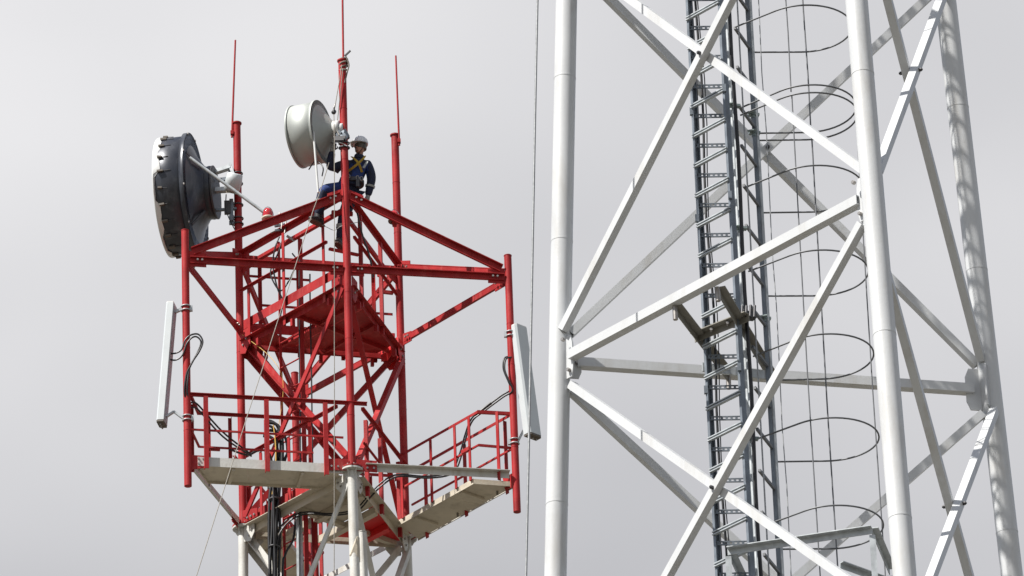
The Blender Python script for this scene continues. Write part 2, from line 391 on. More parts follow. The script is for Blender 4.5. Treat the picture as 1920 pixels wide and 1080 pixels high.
for k in range(3):
    a, b = lg(k, ZP-.04), lg(k+1, ZP-.04); p0, p1 = inset(a, b, .08, .08)
    MB().ang(p0, p1, .10, Z).build("edge_beam", RED, red)
    if k != 0:
        p0, p1 = inset(lg(k, ZP+.30), lg(k+1, ZP+.30), .09, .09)
        MB().bar(p0, p1, .16, .008, Z).build("fascia_plate", RED, red)
    n = lerp(a, b, .5)-rp(0, 0, ZP-.04); n.normalize()
    # small clips hanging under the edge
    for t in (.18, .5, .84):
        c = lerp(a, b, t) - Z*.05
        MB().bar(c+n*.02, c+n*.02-Z*.12, .06, .05, n).build("edge_clip", RED, red)
    # posts
    ts = {0: (.22, .6), 1: (.15, .35, .62, .86), 2: (.10, .43, .80)}[k]
    for t in ts:
        c = lerp(lg(k, 0), lg(k+1, 0), t) + n*.03
        MB().ang(c+Z*3.02, c+Z*4.62, .055, n).build("rail_post", RED, red)
    for z in ({0: (4.0,), 1: (3.9, 4.4), 2: (4.0,)}[k]):
        p0, p1 = lerp(lg(k, z), lg(k+1, z), .04), lerp(lg(k, z), lg(k+1, z), .86)
        if k == 1 and z > 4: p0 = lerp(lg(1, z), lg(2, z), .55); p1 = lerp(lg(1, z), lg(2, z), .95)
        MB().ang(p0+n*.075, p1+n*.075, .042, Z).build("guard_rail", RED, red)
c0, c1 = lerp(lg(2, 3.93), lg(0, 3.93), .84), lerp(lg(0, 3.93), lg(1, 3.93), .22)
FOOT0, FOOT1 = c0, c1
MB().bar(c0, c1, .035, .05, Z).build("foot_rail", RED, red)
MB().bar(lerp(lg(1, 4.25), lg(2, 4.25), -.0)+V((-.1, 0, 0)), lerp(lg(1, 4.25), lg(2, 4.25), .14), .05, .05, Z).build("guard_rail", RED, red)

fp = V((.84, .80, 0)); fw = V((.69, -.73, 0)); fo = MB().plate([rp(*(fp-fw*.11).xy, 3.36), rp(*(fp+fw*.11).xy, 3.36), rp(*(fp+fw*.12).xy, 3.02), rp(*(fp+fw*.03).xy, 2.96), rp(*(fp-fw*.11).xy, 2.99)], V((-.73, -.69, 0)), .014).build("gusset_plate", REDB, red, "freshly painted red plate, colour brightened as if sunlit, under the platform corner")
bolts([rp(*(fp+fw*q_).xy, z_)+V((-.73, -.69, 0))*.008 for q_ in (-.04, .05) for z_ in (3.12, 3.2)], V((-.73, -.69, 0)), fo)
# ---- lower platform: edge beams, deck plates, walkways, railings
ZD = -.06
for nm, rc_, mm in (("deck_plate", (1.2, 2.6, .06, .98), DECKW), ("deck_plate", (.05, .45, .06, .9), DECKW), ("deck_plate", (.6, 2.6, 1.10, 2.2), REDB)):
    poly = tri_clip(rect(*rc_))
    if len(poly) > 2: MB().plate([rp(x, y, ZD) for x, y in poly], Z, .01).build(nm, mm, red)
for n_ in (.52, 1.04, 1.55):
    seg = tri_clip(rect(0, 2.6, n_-.05, n_+.05), .95)
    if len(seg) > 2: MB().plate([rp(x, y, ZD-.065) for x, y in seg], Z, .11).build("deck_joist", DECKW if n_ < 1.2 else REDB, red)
for s_ in (1.18,):
    seg = tri_clip(rect(s_-.04, s_+.04, .02, 2.2), .95)
    MB().plate([rp(x, y, ZD-.05) for x, y in seg], Z, .08).build("deck_joist", DECKW, red)
for k in range(3):
    a, b = lg(k, -.11), lg(k+1, -.11); p0, p1 = inset(a, b, .19, .19)
    n = lerp(a, b, .5)-rp(0, 0, -.11); n.normalize()
    MB().ang(p0, p1, .13, Z, .01).build("edge_beam", DECKW, red)
    if k == 2:
        p0, p1 = inset(lg(k, .10), lg(k+1, .10), .2, .35)
        MB().bar(p0, p1, .17, .008, Z).build("toe_board", RED, red)
    for t in ((.3, .78) if k == 1 else ()):
        c = lerp(a, b, t) - Z*.07
        o = MB().bar(c, c-Z*.15, .07, .05, n).build("edge_clip", RED, red)
    for t in (.2, .46, .80):
        c = lerp(lg(k, 0), lg(k+1, 0), t) + n*.06
        MB().ang(c-Z*(.22 if k == 0 else .03), c+Z*1.06, .058, n).build("rail_post", RED, red)
    for z, t0, t1 in ((1.1, .08, .93), (.55, .1, .5)):
        p0, p1 = lerp(lg(k, z), lg(k+1, z), t0)+n*.1, lerp(lg(k, z), lg(k+1, z), t1)+n*.1
        MB().ang(p0, p1, .05 if z > 1 else .03, Z).build("top_rail" if z > 1 else "mid_rail", RED, red)
    # walkway from leg k out to the pole
    A0 = ap(k, 0); B0 = lg(k, 0); ln = (B0-A0).length; d = (B0-A0)/ln
    par = V((*LEG[(k+2) % 3], 0)) + V((0, 0, RZ)); inn = (par-A0) - d*(par-A0).dot(d); inn.normalize()
    def wk(t, off, z): return A0 + d*(ln*t) + inn*off + Z*z
    zf = -.06
    ts = (.045, .36, .67, .93); tsi = (.15, .40, .67, .84)
    for i in range(3):                                           # three plates of the walkway
        e = .0008
        oe = -.085 if k == 1 else .012
        MB().plate([wk(ts[i]+e, oe, zf), wk(ts[i+1]-e*.3, oe, zf), wk(tsi[i+1]-e*.3, .50, zf), wk(tsi[i]+e, .50, zf)], Z, .012).build("walkway_plate", DECKW, red)
    MB().bar(wk(.06, oe-.017, zf+.06), wk(.94, oe-.017, zf+.06), .15, .012, Z).build("edge_channel", OLDW, red)
    MB().bar(wk(.15, .508, zf+.0), wk(.84, .508, zf+.0), .09, .012, Z).build("edge_channel", DECKW, red)
    MB().bar(wk(.05, .0, zf), wk(.15, .5, zf), .08, .012, Z).build("edge_channel", DECKW, red)
    for t in (.28, .7): MB().bar(wk(t, .03, zf-.03), wk(t, .48, zf-.03), .04, .05, Z).build("walkway_joist", DECKW, red)
    for t in (.16, .52): MB().bar(wk(t, .53 if k == 0 else .02, zf-.01), wk(t, .53 if k == 0 else .02, zf-.075), .028, .02, inn).build("edge_clip", ANGLE, red)
    # silver strut from the partner leg to the pole
    pl_ = lg((k+2) % 3, .03)
    MB().ang(*inset(pl_, ap(k, .03), .2, .1), .10, Z, .009).build("strut", OLDW, red)
    for q_, x_ in ((k, k), ((k+2) % 3, k)):
        dq = (ap(x_, 0)-lg(q_, 0)).normalized(); nq = dq.cross(Z); nq = nq if nq.dot(lg(q_, 0)-rp(0, 0, 0)) > 0 else -nq
        c = lg(q_, -.05) + dq*.062 + nq*.045
        gg = MB().plate([c+Z*.20, c+Z*.01, c+dq*.31+Z*.0, c+dq*.31+Z*.19], nq, .014).build("gusset_plate", RED, red)
        bolts([c+dq*.08+Z*.06+nq*.007, c+dq*.16+Z*.06+nq*.007, c+dq*.26+Z*.06+nq*.007], nq, gg)
    # gusset at the pole
    c = A0 + d*.055; nn = inn
    go_ = MB().plate([c+Z*.10, c-Z*.14, c+d*.20-Z*.10, c+d*.24+Z*.10], inn, .014).build("gusset_plate", RED, red)
    bolts([c+d*.11+Z*.04-inn*.007, c+d*.18+Z*.04-inn*.007, c+d*.11-Z*.04-inn*.007], -inn, go_)
    # outer railing
    for t in (.10, .47, .83):
        MB().ang(wk(t, -.045, -.14), wk(t, -.045, 1.07), .065, -inn, .01).build("rail_post", RED, red)
    MB().ang(wk(.02, -.02, 1.1), wk(1.10, -.02, 1.1), .05, Z).build("top_rail", RED, red)
    MB().bar(wk(.02, -.02, .52), wk(.95, -.02, .52), .028, .024, Z).build("mid_rail", RED, red)
    # inner railing
    for t in (.17, .30, .52, .79):
        MB().ang(wk(t, .52, -.04), wk(t, .52, 1.03), .05, inn, .009).build("rail_post", RED, red)
    MB().ang(wk(.10, .50, 1.06), wk(.80, .50, 1.06), .045, Z).build("top_rail", RED, red)
    MB().bar(wk(.10, .50, .5), wk(.80, .50, .5), .028, .024, Z).build("mid_rail", RED, red)
    # end rails by the pole
    MB().bar(wk(.02, -.02, 1.1), wk(.10, .50, 1.06), .05, .04, Z).build("top_rail", RED, red)
    MB().bar(wk(.02, -.02, .52), wk(.10, .50, .5), .035, .03, Z).build("mid_rail", RED, red)
    MB().ang(wk(.05, .22, -.06), wk(.05, .22, 1.08), .06, inn, .009).build("rail_post", RED, red)
    # small junction angle on inner rail
    MB().bar(wk(.16, .54, .5), wk(.23, .54, .5), .06, .04, Z).build("rail_splice", RED, red)

# ---- inner ladder, tray angle, spare pole
lad = bpy.data.objects.new("ladder", None); COL.objects.link(lad); lad.parent = red
la, lb = V((-.765, .10, 0)), V((-.42, -.26, 0))
for p, zt, w in ((la, 4.75, .05), (lb, 4.60, .085)):
    MB().ang(rp(p.x, p.y, -5.5), rp(p.x, p.y, zt), w, eN, .01).build("stringer", RED, lad)
rung_me = MB().tube((0, 0, 0), lb-la, .012, seg=8).mesh("rung", RED)
z = -5.2
while z < 3.4:
    o = inst(rung_me, "rung", lad, Matrix.Translation(rp(la.x, la.y, z))); z += .43
MB().ang(rp(-.50, -.30, .40), rp(-.52, -.30, -6), .075, V((-1, -.6, 0)), .008).build("tray_angle", GALV, red, "galvanised angle running down behind the walkway")
MB().tube(rp(-.30, .0, -.05), rp(-.28, .02, -5.5), .05, seg=12).build("riser_pole", RED, red)
wp = MB().tube(rp(.452, -1.2, -.96), rp(.50, -1.22, -8.5), .066, seg=18).build("riser_pole", OLDW, red, "short white pipe standing beside the near leg")
MB().tube(rp(.452, -1.2, -.955), rp(.452, -1.2, -.94), .07, seg=18).build("pole_cap", OLDW, wp)
MB().plate([rp(.27, -1.50, -1.45), rp(.38, -1.56, -1.18), rp(.41, -1.50, -1.18), rp(.41, -1.44, -1.55), rp(.36, -1.47, -1.62)], V((.7, -.7, .2)), .03).build("pipe_bracket", DECKW, red)
# lower second deck, seen end on beneath the platform
MB().plate([rp(-.62, .9, -.95), rp(-.15, 1.4, -.95), rp(-.10, 1.4, -1.9), rp(-.60, .9, -1.9)], V((.5, -.6, 0)), .01).build("screen_plate", DECKW, red)

# =================================================================== things on the red tower
# ---- whip antennas
def whip(p0, p1, label):
    b = MB().tube(p0, p1, .017, .014, seg=8)
    o = b.build("whip_antenna", RED); o.location = RC
    tag(o, label, "antenna", "whip antennas on the tower legs")
    c = p0 + (p1-p0).normalized()*.08
    MB().bar(c-Z*.03, c+Z*.03, .05, .07, V((1, 0, 0))).build("clamp", RED, o)
    c = p0 + (p1-p0).normalized()*.30
    return o
whip(rp(-1.478, .40, 6.80), rp(-1.40, .42, 8.57), "thin red whip antenna on the leg above the large dark dish")
whip(rp(1.135, .95, 6.85), rp(1.12, 1.0, 8.51), "thin red whip antenna on the right rear leg, beside no dish")
whip(rp(.345, -1.36, 6.9), rp(.37, -1.36, 9.3), "tallest red whip antenna, on the mast above the grey dish and the worker")

# ---- large dark dish
def spin(ax, c, a, r, along=0):
    u, w = perp(ax); return c + ax*along + u*(r*math.cos(a)) + w*(r*math.sin(a))
dd = V((-.985, .15, 0)).normalized(); H = rp(-1.79, .42, 5.835)
big = thing("dish_antenna", "large dark grey drum dish with ragged white front cover", "dish antenna", RC + V((H.x, H.y, H.z)))
def bigl(mb, name, mats, label=None): 
    o = mb.build(name, mats, big, label); o.data.transform(Matrix.Translation(-H)); return o
sh = bigl(MB().lathe([(.335, .915), (.35, .93), (.72, .93), (.735, .915), (.735, .80)], H, dd, 64), "shroud", DISHD)
bigl(MB().lathe([(.275, .975), (.275, .93), (.32, .93), (.345, .952), (.345, .975), (.275, .975)], H, dd, 64), "rim", DISHD)
random.seed(3)
seg = 72; jag = [0.0]*seg
for i in range(seg): jag[i] = random.choice((-.07, -.05, .025, .035, .0, .04, -.03, .03)) if i % 3 == 0 else (jag[i-1] + random.uniform(-.012, .012))
bigl(MB().lathe([(.712, .938), (.75, .948), (.77, .94), (.78, .90), (.80, .5), (.805, 0.0)], H, dd, seg, True, None, jag+[0]), "radome_cover", PLASTIC)
bigl(MB().lathe([(.325, .93), (.285, .80), (.22, .62), (.10, .44), (.06, .41)], H, dd, 48), "reflector_back", DISHD)
bigl(MB().lathe([(-.02, .36), (-.02, .42), (.015, .425), (.10, .41)], H, dd, 40), "hub_ring", DISHD)
bigl(MB().lathe([(-.055, .40), (-.05, .425), (-.03, .425)], H, dd, 40), "hub_ring", BOLTD)
hook = []
for i in range(22):
    a = 2*math.pi*i/22 + .1
    p0, p1 = spin(dd, H, a, .945, .69), spin(dd, H, a+random.uniform(-.02, .02), .936, .45+random.uniform(0, .10))
    bigl(MB().bar(p0, lerp(p0, p1, .45), .03, .05, None), "cover_tab", DARKP)
    bigl(MB().tube(p0, p1, .006, seg=5), "cover_tie", BOLTD)
for i in range(10):
    a = 2*math.pi*i/10
    bigl(MB().bar(spin(dd, H, a, .965, .28), spin(dd, H, a, .965, .262), .03, .03), "rim_bolt", BOLT)
for a in (.5, 1.7, 3.6, 5.2):                                    # ribs on the cone
    bigl(MB().bar(spin(dd, H, a, .80, .265), spin(dd, H, a, .47, .085), .012, .05, dd), "back_rib", DISHD)
P2 = rp(-1.40, .427, 0)
def gp(x, y, z): return rp(x, y, z)
# mount to the leg
bigl(MB().bar(spin(dd, H, 0, .36, -.03), gp(-1.50, .36, 6.25), .06, .09, Z), "mount_arm", GALV)
bigl(MB().bar(gp(-1.52, .36, 6.30), gp(-1.42, .34, 5.98), .05, .07), "mount_arm", GALV)
bigl(MB().bar(gp(-1.70, .36, 6.02), gp(-1.42, .34, 6.04), .05, .06), "mount_arm", GALVD)
bigl(MB().bar(gp(-1.76, .36, 5.84), gp(-1.42, .34, 5.84), .07, .09), "mount_arm", GALV)
bigl(MB().bar(gp(-1.74, .38, 5.50), gp(-1.42, .36, 5.50), .035, .05), "mount_arm", GALVD)
bigl(MB().bar(gp(-1.50, .34, 5.28), gp(-1.50, .34, 5.66), .06, .05), "mount_arm", GALVD)
bigl(MB().bar(gp(-1.56, .33, 5.40), gp(-1.56, .33, 5.62), .1, .07), "mount_arm", BOLTD)
for z in (6.16, 5.98, 5.60, 5.36, 5.26):
    c = gp(-1.40, .427, z); pts = [c + V((.075*math.cos(t), .075*math.sin(t), 0)) for t in [2*math.pi*i/16 for i in range(17)]]
    bigl(MB().path(pts, .012, 6), "u_bolt", BOLTD)
    bigl(MB().bar(c+V((-.14, -.05, 0)), c+V((-.06, -.05, 0)), .05, .05), "clamp", GALVD)
ru = bigl(MB().lathe([(0, .10), (.02, .125), (.13, .13), (.16, .135), (.19, .13), (.27, .12), (.285, .09)], gp(-1.49, .22, 5.74), V((.25, -.45, .85)), 24), "radio_unit", PANELG)
bigl(MB().lathe([(0, .05), (-.03, .09), (-.031, .1)], gp(-1.49, .22, 5.738), V((.25, -.45, .85)), 20), "radio_base", DECKW)
bigl(MB().path(smooth_pts([(-1.575, .25, 5.70+RZ), (-1.581, .2, 5.441+RZ), (-1.534, .2, 5.25+RZ), (-1.42, .3, 5.03+RZ)]), .009), "feed_cable", RUBBER)
bigl(MB().tube(gp(-2.10, -.44, 6.00), gp(-.60, -.36, 4.70), .026, seg=10), "stay_strut", GALV)
for z, a in ((4.86, .0), (4.78, 1.0), (4.70, 2.0)):
    c = gp(-.70, -.36, z)
    bigl(MB().bar(c+V((-.10, -.03, -.02)), c+V((.08, .02, .03)), .03, .04), "stay_clamp", GALVD)
    bigl(MB().tube(c+V((-.05+.05*a, -.08, -.1)), c+V((-.02+.05*a, -.06, .12)), .011, seg=6), "stay_bolt", BOLT)
bigl(MB().tube(gp(-.86, -.40, 4.64), gp(-.68, -.36, 4.76), .012, seg=6), "stay_bolt", BOLT)
bigl(MB().tube(gp(-.62, -.32, 4.62), gp(-.50, -.30, 4.54), .022, seg=8), "stay_strut", GALV)

# ---- small silver dish
d2 = V((-.935, .352, .01)).normalized(); H2 = rp(.16, -1.37, 5.885)
sm = thing("dish_antenna", "smaller silver grey drum dish on the mast beside the worker", "dish antenna", RC + V((H2.x, H2.y, H2.z)))
def sml(mb, name, mats, label=None):
    o = mb.build(name, mats, sm, label); o.data.transform(Matrix.Translation(-H2)); return o
sml(MB().lathe([(.205, .475), (.21, .482), (.57, .482), (.572, .470)], H2, d2, 56), "shroud", DISHG)
sml(MB().lathe([(.17, .50), (.17, .455), (.198, .455), (.204, .50), (.17, .50)], H2, d2, 56), "rim", DISHG)
sml(MB().lathe([(.574, .470), (.574, .496), (.60, .496), (.612, .47), (.63, .25), (.635, 0)], H2, d2, 56), "radome", DISHG)
sml(MB().lathe([(.20, .47), (.17, .42), (.10, .30), (.0, .15), (-.06, .09)], H2, d2, 40), "reflector_back", DISHG)
sml(MB().lathe([(-.13, .06), (-.13, .12), (-.03, .125), (-.03, .07)], H2, d2, 24), "hub_ring", PLASTIC)
sml(MB().lathe([(-.19, .05), (-.185, .09), (-.14, .095)], H2+V((0, 0, -.03)), d2, 20), "hub_ring", PLASTIC)
sml(MB().bar(H2-d2*.05, rp(.30, -1.49, 5.70), .10, .09), "mount_arm", GALVD)
sml(MB().bar(rp(.17, -1.47, 5.66), rp(.36, -1.52, 5.63), .075, .06), "mount_arm", BOLTD)
for z in (5.52, 5.60, 5.70):
    c = rp(.33, -1.426, z); pts = [c + V((.078*math.cos(t), .078*math.sin(t), .01*math.sin(t))) for t in [2*math.pi*i/16 for i in range(17)]]
    sml(MB().path(pts, .014, 6), "u_bolt", BOLTD)
random.seed(5)
for i in range(9):
    c = rp(.33+random.uniform(-.09, .10), -1.51+random.uniform(-.03, .02), 5.62+random.uniform(-.12, .13)); dv = V((random.uniform(-1, 1), random.uniform(-.6, 0), random.uniform(-1, 1))).normalized()
    sml(MB().tube(c-dv*.05, c+dv*.05, .012, seg=6), "mount_bolt", BOLT if i % 2 else BOLTD)
sml(MB().plate([rp(.27, -1.51, 5.74), rp(.36, -1.53, 5.80), rp(.42, -1.52, 5.68), rp(.36, -1.53, 5.60), rp(.28, -1.52, 5.62)], V((-.2, -1, .1)), .02), "clamp_plate", GALVD)
sml(MB().tube(rp(-.150, -1.64, 6.10), rp(-.078, -1.64, 4.64), .017, seg=8), "side_rod", PLASTIC)
sml(MB().bar(rp(-.150, -1.62, 6.12), rp(-.150, -1.50, 6.13), .03, .03), "side_rod_bracket", PLASTIC)
sml(MB().path(smooth_pts([(-.226, -1.3, 5.233+RZ), (-.13, -1.4, 5.315+RZ), (-.045, -1.5, 5.228+RZ), (.004, -1.55, 5.105+RZ), (-.014, -1.6, 4.947+RZ)]), .010), "feed_cable", RUBBER)

# ---- panel antennas
def panel(top, bot, nrm, wid, dep, label, armtop, armbot, pole_xy):
    ax = (bot-top).normalized(); n = V(nrm); n = (n - ax*n.dot(ax)).normalized(); w = ax.cross(n)
    c0 = top; root = thing("panel_antenna", label, "antenna", RC + top, "panel antennas on the outer poles")
    prof = [(-.5*wid, -.5*dep), (.5*wid, -.5*dep), (.5*wid, .30*dep), (.40*wid, .5*dep), (-.40*wid, .5*dep), (-.5*wid, .30*dep)]
    ln = (bot-top).length
    def loft(z0, z1, sc_):
        vs = [ax*z0 + w*(x*sc_) + n*(y*sc_) for x, y in prof] + [ax*z1 + w*(x*sc_) + n*(y*sc_) for x, y in prof]
        k = len(prof); mb = MB()
        mb.add(vs, [tuple(range(k-1, -1, -1)), tuple(range(k, 2*k))] + [(i, (i+1) % k, k+(i+1) % k, k+i) for i in range(k)]); return mb
    loft(0.02, ln-.03, 1).build("radome", PANELG, root)
    loft(0, .018, .97).build("end_cap", PLASTIC, root); loft(ln-.028, ln, .97).build("end_cap", DARKP, root)
    for x in (-.25, .05, .3):
        c = ax*ln + w*(x*wid); MB().tube(c, c+ax*.035, .013, seg=8).build("connector", BOLT, root)
    MB().bar(ax*.04 - n*(.5*dep+.004), ax*(ln-.06) - n*(.5*dep+.004), .006, wid*.7, n).build("back_plate", GALV, root)
    for z, (px_, py_, pz), bent in ((.13, armtop, False), (ln-.13, armbot, True)):
        s_ = ax*z - n*(.5*dep+.008); e = rp(px_, py_, pz) - top
        if bent:
            mid = lerp(s_, e, .45) + Z*.10
            MB().bar(s_, mid, .03, .045).build("bracket_arm", GALV, root); MB().bar(mid, e, .03, .045).build("bracket_arm", GALV, root)
        else: MB().bar(s_, e, .045, .04).build("bracket_arm", GALV, root)
        for dz in (-.035, .035):
            c = rp(pole_xy[0], pole_xy[1], pz+dz) - top
            MB().path([c + V((.07*math.cos(t), .07*math.sin(t), 0)) for t in [2*math.pi*i/14 for i in range(15)]], .010, 6).build("u_bolt", GALV, root)
        c = rp(pole_xy[0], pole_xy[1], pz) - top
        o = (c-e).normalized() if (c-e).length > .01 else V((1, 0, 0))
        MB().bar(c+o*.06, c+o*.10, .09, .05, Z).build("clamp", GALV, root)
    return root
panel(rp(-2.325, -1.90, 2.66), rp(-2.495, -1.90, .635), (-.985, .17, 0), .24, .115,
      "white panel antenna seen edge on, on the pole below the large dark dish", (-2.165, -1.921, 2.57), (-2.165, -1.921, .71), APX[0])
panel(rp(2.905, -.93, 2.57), rp(3.065, -.93, .68), (.73, -.68, .05), .27, .135,
      "pale grey panel antenna with its wide face showing, on the right outer pole", (2.81, -.955, 2.43), (2.83, -.955, .60), APX[1])

# ---- beacons
def beacon(c, label):
    root = thing("beacon_light", label, "lamp", RC + c, "red beacon lights on the tower")
    MB().lathe([(-.10, .035), (-.03, .04), (-.03, .05)], V((0, 0, 0)), Z, 16).build("stem", RED, root)
    MB().lathe([(-.03, .06), (-.025, .095), (.0, .10), (.012, .085)], V((0, 0, 0)), Z, 24).build("base", DARKP if c.x > 0 else DECKW, root)
    MB().lathe([(.013, .076), (.06, .080), (.11, .072), (.15, .05), (.168, .022), (.172, 0)], V((0, 0, 0)), Z, 24).build("lens", LENS, root)
    mb = MB().path([V((.088*math.cos(t), 0, .013+.18*math.sin(t))) for t in [math.pi*i/12 for i in range(13)]], .004, 5); mb.build("guard_hoop", BOLTD, root)
    return root
beacon(rp(-.855, -1.63, 4.235), "red beacon light on the beam in front of the stay strut of the dark dish")
beacon(rp(1.065, -1.13, 4.38), "red beacon light behind the sloping beam on the right of the worker")

# ---- cables and ropes
def line(name, pts, r, m_, label, cat, n=6, seg=6, grp=None, z0=RZ):
    P = [V((p[0], p[1], p[2]+z0)) for p in pts]
    o = MB().path(smooth_pts(P, n) if n > 1 else P, r, seg).build(name, m_); o.location = RC
    return tag(o, label, cat, grp)
CB = [(2.766,-.95,2.058),(2.675,-.98,2.01),(2.653,-1.0,1.818),(2.719,-1.0,1.606),(2.755,-.97,1.484),(2.606,-.9,1.417),(2.316,-.8,1.244),(2.141,-.75,1.122),(2.035,-.6,.93),(1.944,-.55,.642),(1.797,-.5,.366),(1.433,-.6,.251),(.993,-.7,.247),(.748,-.7,.122),(.54,-.65,-.069),(.333,-.6,-.26),(-.034,-.5,-.268),(-.399,-.4,-.177),(-.647,-.3,-.208),(-.811,-.3,-.381),(-.879,-.3,-.602),(-.906,-.3,-1.269),(-.92,-.3,-3.5)]
line("feeder_cable", CB, .014, RUBBER, "upper of the two black cables from the right panel antenna over its railing", "cable", grp="feeder cables of the right panel antenna")
CB2 = [(x+(.02 if i < 9 else .03), y-.05, z-(.04 if i < 4 else .055)) for i, (x, y, z) in enumerate(CB)]
line("feeder_cable", CB2, .014, RUBBER, "lower of the two black cables from the right panel antenna over its railing", "cable", grp="feeder cables of the right panel antenna")
o = line("cable_sleeve", [(2.45,-.86,1.32),(2.316,-.81,1.235),(2.2,-.78,1.16)], .028, RUBBER, "thick black sleeve round the cables above the right railing", "cable sleeve")
PA1 = [(-2.36,-1.93,1.812),(-2.262,-1.96,1.801),(-2.172,-1.99,1.845),(-2.121,-2.0,1.992),(-2.032,-2.0,2.078),(-1.919,-2.0,2.083),(-1.856,-2.0,1.962),(-1.906,-2.0,1.802),(-2.021,-2.0,1.608),(-2.074,-1.985,1.455),(-2.1,-1.985,1.142),(-2.06,-1.9,.921),(-1.95,-1.8,.916),(-1.6,-1.5,.6),(-1.2,-.9,.55)]
PA2 = [(-2.369,-1.93,1.713),(-2.263,-1.96,1.684),(-2.165,-1.99,1.745),(-2.098,-2.0,1.927),(-2.016,-2.0,2.032),(-1.936,-2.0,2.038),(-1.881,-2.0,1.945),(-1.931,-2.0,1.785),(-2.037,-2.0,1.572),(-2.11,-1.985,1.411),(-2.14,-1.98,1.098),(-2.07,-1.9,.984),(-1.96,-1.8,1.006),(-1.6,-1.45,.7),(-1.2,-.85,.6)]
line("feeder_cable", PA1, .014, RUBBER, "black cable looping widest beside the left panel antenna", "cable", grp="feeder cables of the left panel antenna")
line("feeder_cable", PA2, .014, RUBBER, "black cable with the tighter loop beside the left panel antenna", "cable", grp="feeder cables of the left panel antenna")
BD = [(-.983,-.3,1.451),(-.886,-.3,1.429),(-.806,-.3,1.335),(-.778,-.3,1.106),(-.799,-.3,.79),(-.844,-.3,.52),(-.883,-.3,.161),(-.909,-.3,-.466),(-.931,-.3,-1.313),(-.94,-.3,-3.5)]
bun = thing("cable_bundle", "thick tied bundle of black cables running down inside the red tower", "cable bundle", RC)
for i, (ox, oy) in enumerate(((0, 0), (.045, -.02), (-.035, -.03), (.02, .04), (.085, .01), (-.06, .02))):
    pts = [rp(x+ox+(.02*math.sin(3*z+i)), y+oy, z-(.05*i if z > .9 else 0)) for x, y, z in BD]
    MB().path(smooth_pts(pts, 5), .026 if i % 2 else .022, 7).build("cable", RUBBER, bun)
MB().path(smooth_pts([rp(x-.05+.03*math.sin(4*z), y-.06, z) for x, y, z in BD[2:7]], 5), .010, 6).build("cable", YELLOWC, bun, "thin yellow earth cable")
for z in (.10, -.70):
    MB().lathe([(-.012, .088), (0, .098), (.012, .088)], rp(-.885-.02*(z < 0), -.3, z), Z, 12).build("cable_tie", BOLTD, bun)
line("feeder_cable", [(-1.5,-1.35,.45),(-1.266,-.9,.574),(-1.133,-.8,.681),(-1.004,-.6,.785),(-.925,-.4,.764),(-.903,-.38,.433),(-.895,-.38,-.108),(-.899,-.38,-1.314),(-.9,-.38,-3.5)], .018, RUBBER, "black cable arching from the left walkway into the tied cable bundle", "cable")
line("feeder_cable", [(-.43,-.35,4.2),(-.445,-.35,3.638),(-.463,-.35,2.209),(-.481,-.35,.752),(-.527,-.35,-1.308),(-.53,-.35,-4)], .011, RUBBER, "thin black cable hanging straight down past the ladder, left of its pair", "cable")
line("feeder_cable", [(-.28,-.2,4.0),(-.285,-.2,3.571),(-.289,-.2,2.278),(-.30,-.2,.819),(-.3,-.2,-.05)], .012, RUBBER, "thin black cable hanging straight down past the ladder, right of its pair", "cable")
line("feeder_cable", [(-.45,-.2,.35),(-.474,-.2,.193),(-.56,-.2,-.073),(-.616,-.2,-.519),(-.742,-.2,-.783),(-.79,-.2,-1.226),(-.8,-.2,-4)], .018, RUBBER, "black cable bending across under the lower deck into the bundle", "cable")
line("feeder_cable", [(-.733,-.40,4.564),(-.802,-.40,4.371),(-.842,-.35,4.1),(-.783,-.3,3.725),(-.706,-.25,3.516),(-.761,-.25,3.194)], .012, RUBBER, "black cable hanging in a long loop above the upper platform", "cable")
line("feeder_cable", [(-.685,-.40,4.515),(-.754,-.38,4.303),(-.876,-.3,4.055),(-.854,-.3,3.868),(-.726,-.3,3.676),(-.574,-.3,3.903),(-.479,-.3,4.178),(-.542,-.3,4.321)], .012, RUBBER, "black cable curling into a ring above the upper platform", "cable")
line("feeder_cable", [(.50,-1.2,4.5),(.56,-1.1,4.2),(.66,-1.05,3.85),(.72,-.95,3.5)], .014, RUBBER, "short black cable under the right ring beam behind the mast", "cable")
line("earth_wire", [(-1.36,.30,3.25),(-.95,-.05,2.7),(-.75,-.22,2.28),(-.73,-.24,1.9),(-.80,-.25,1.4)], .005, YELLOWC, "thin yellow wire lying along the brace under the upper platform", "wire")
line("hoist_rope", [(.329,-1.56,6.912),(.264,-1.6,6.485),(.19,-1.66,6.011),(.191,-1.72,5.526),(.146,-1.75,3.286),(.09,-1.75,.568),(.032,-1.75,-2.04),(0,-1.75,-4)], .0075, ROPE, "vertical tan rope hanging from the mast past the worker", "rope", n=1)
line("sling_rope", [(.343,-1.52,6.877),(.271,-1.5,6.257),(.228,-1.42,5.927)], .007, ROPE, "short rope from the mast top to the back of the smaller dish", "rope", n=1)
line("tag_rope", [(.097,-1.6,5.176),(-.048,-1.72,4.604),(-.147,-1.85,4.24),(-1.022,-3.4,.358),(-1.886,-5.0,-3.546),(-6.5,-13.0,-23)], .007, ROPE, "slanting tan rope from the smaller dish down past the left railing", "rope", n=1)
pul = thing("rope_pulley", "small dark pulley block on the rope above the smaller dish", "pulley", RC + rp(.19, -1.66, 6.03))
MB().lathe([(-.018, .02), (-.018, .036), (0, .03), (.018, .036), (.018, .02)], V((0, 0, 0)), V((.3, -1, 0)), 16).build("sheave", BOLTD, pul)
MB().path([V((0, -.03, -.02)), V((0, -.03, .05)), V((0, .0, .075)), V((0, .03, .05)), V((0, .03, -.02))], .009, 6).build("strap", BOLTD, pul)
MB().tube((0, 0, .07), (.02, 0, .13), .008, seg=6).build("hook", BOLT, pul)
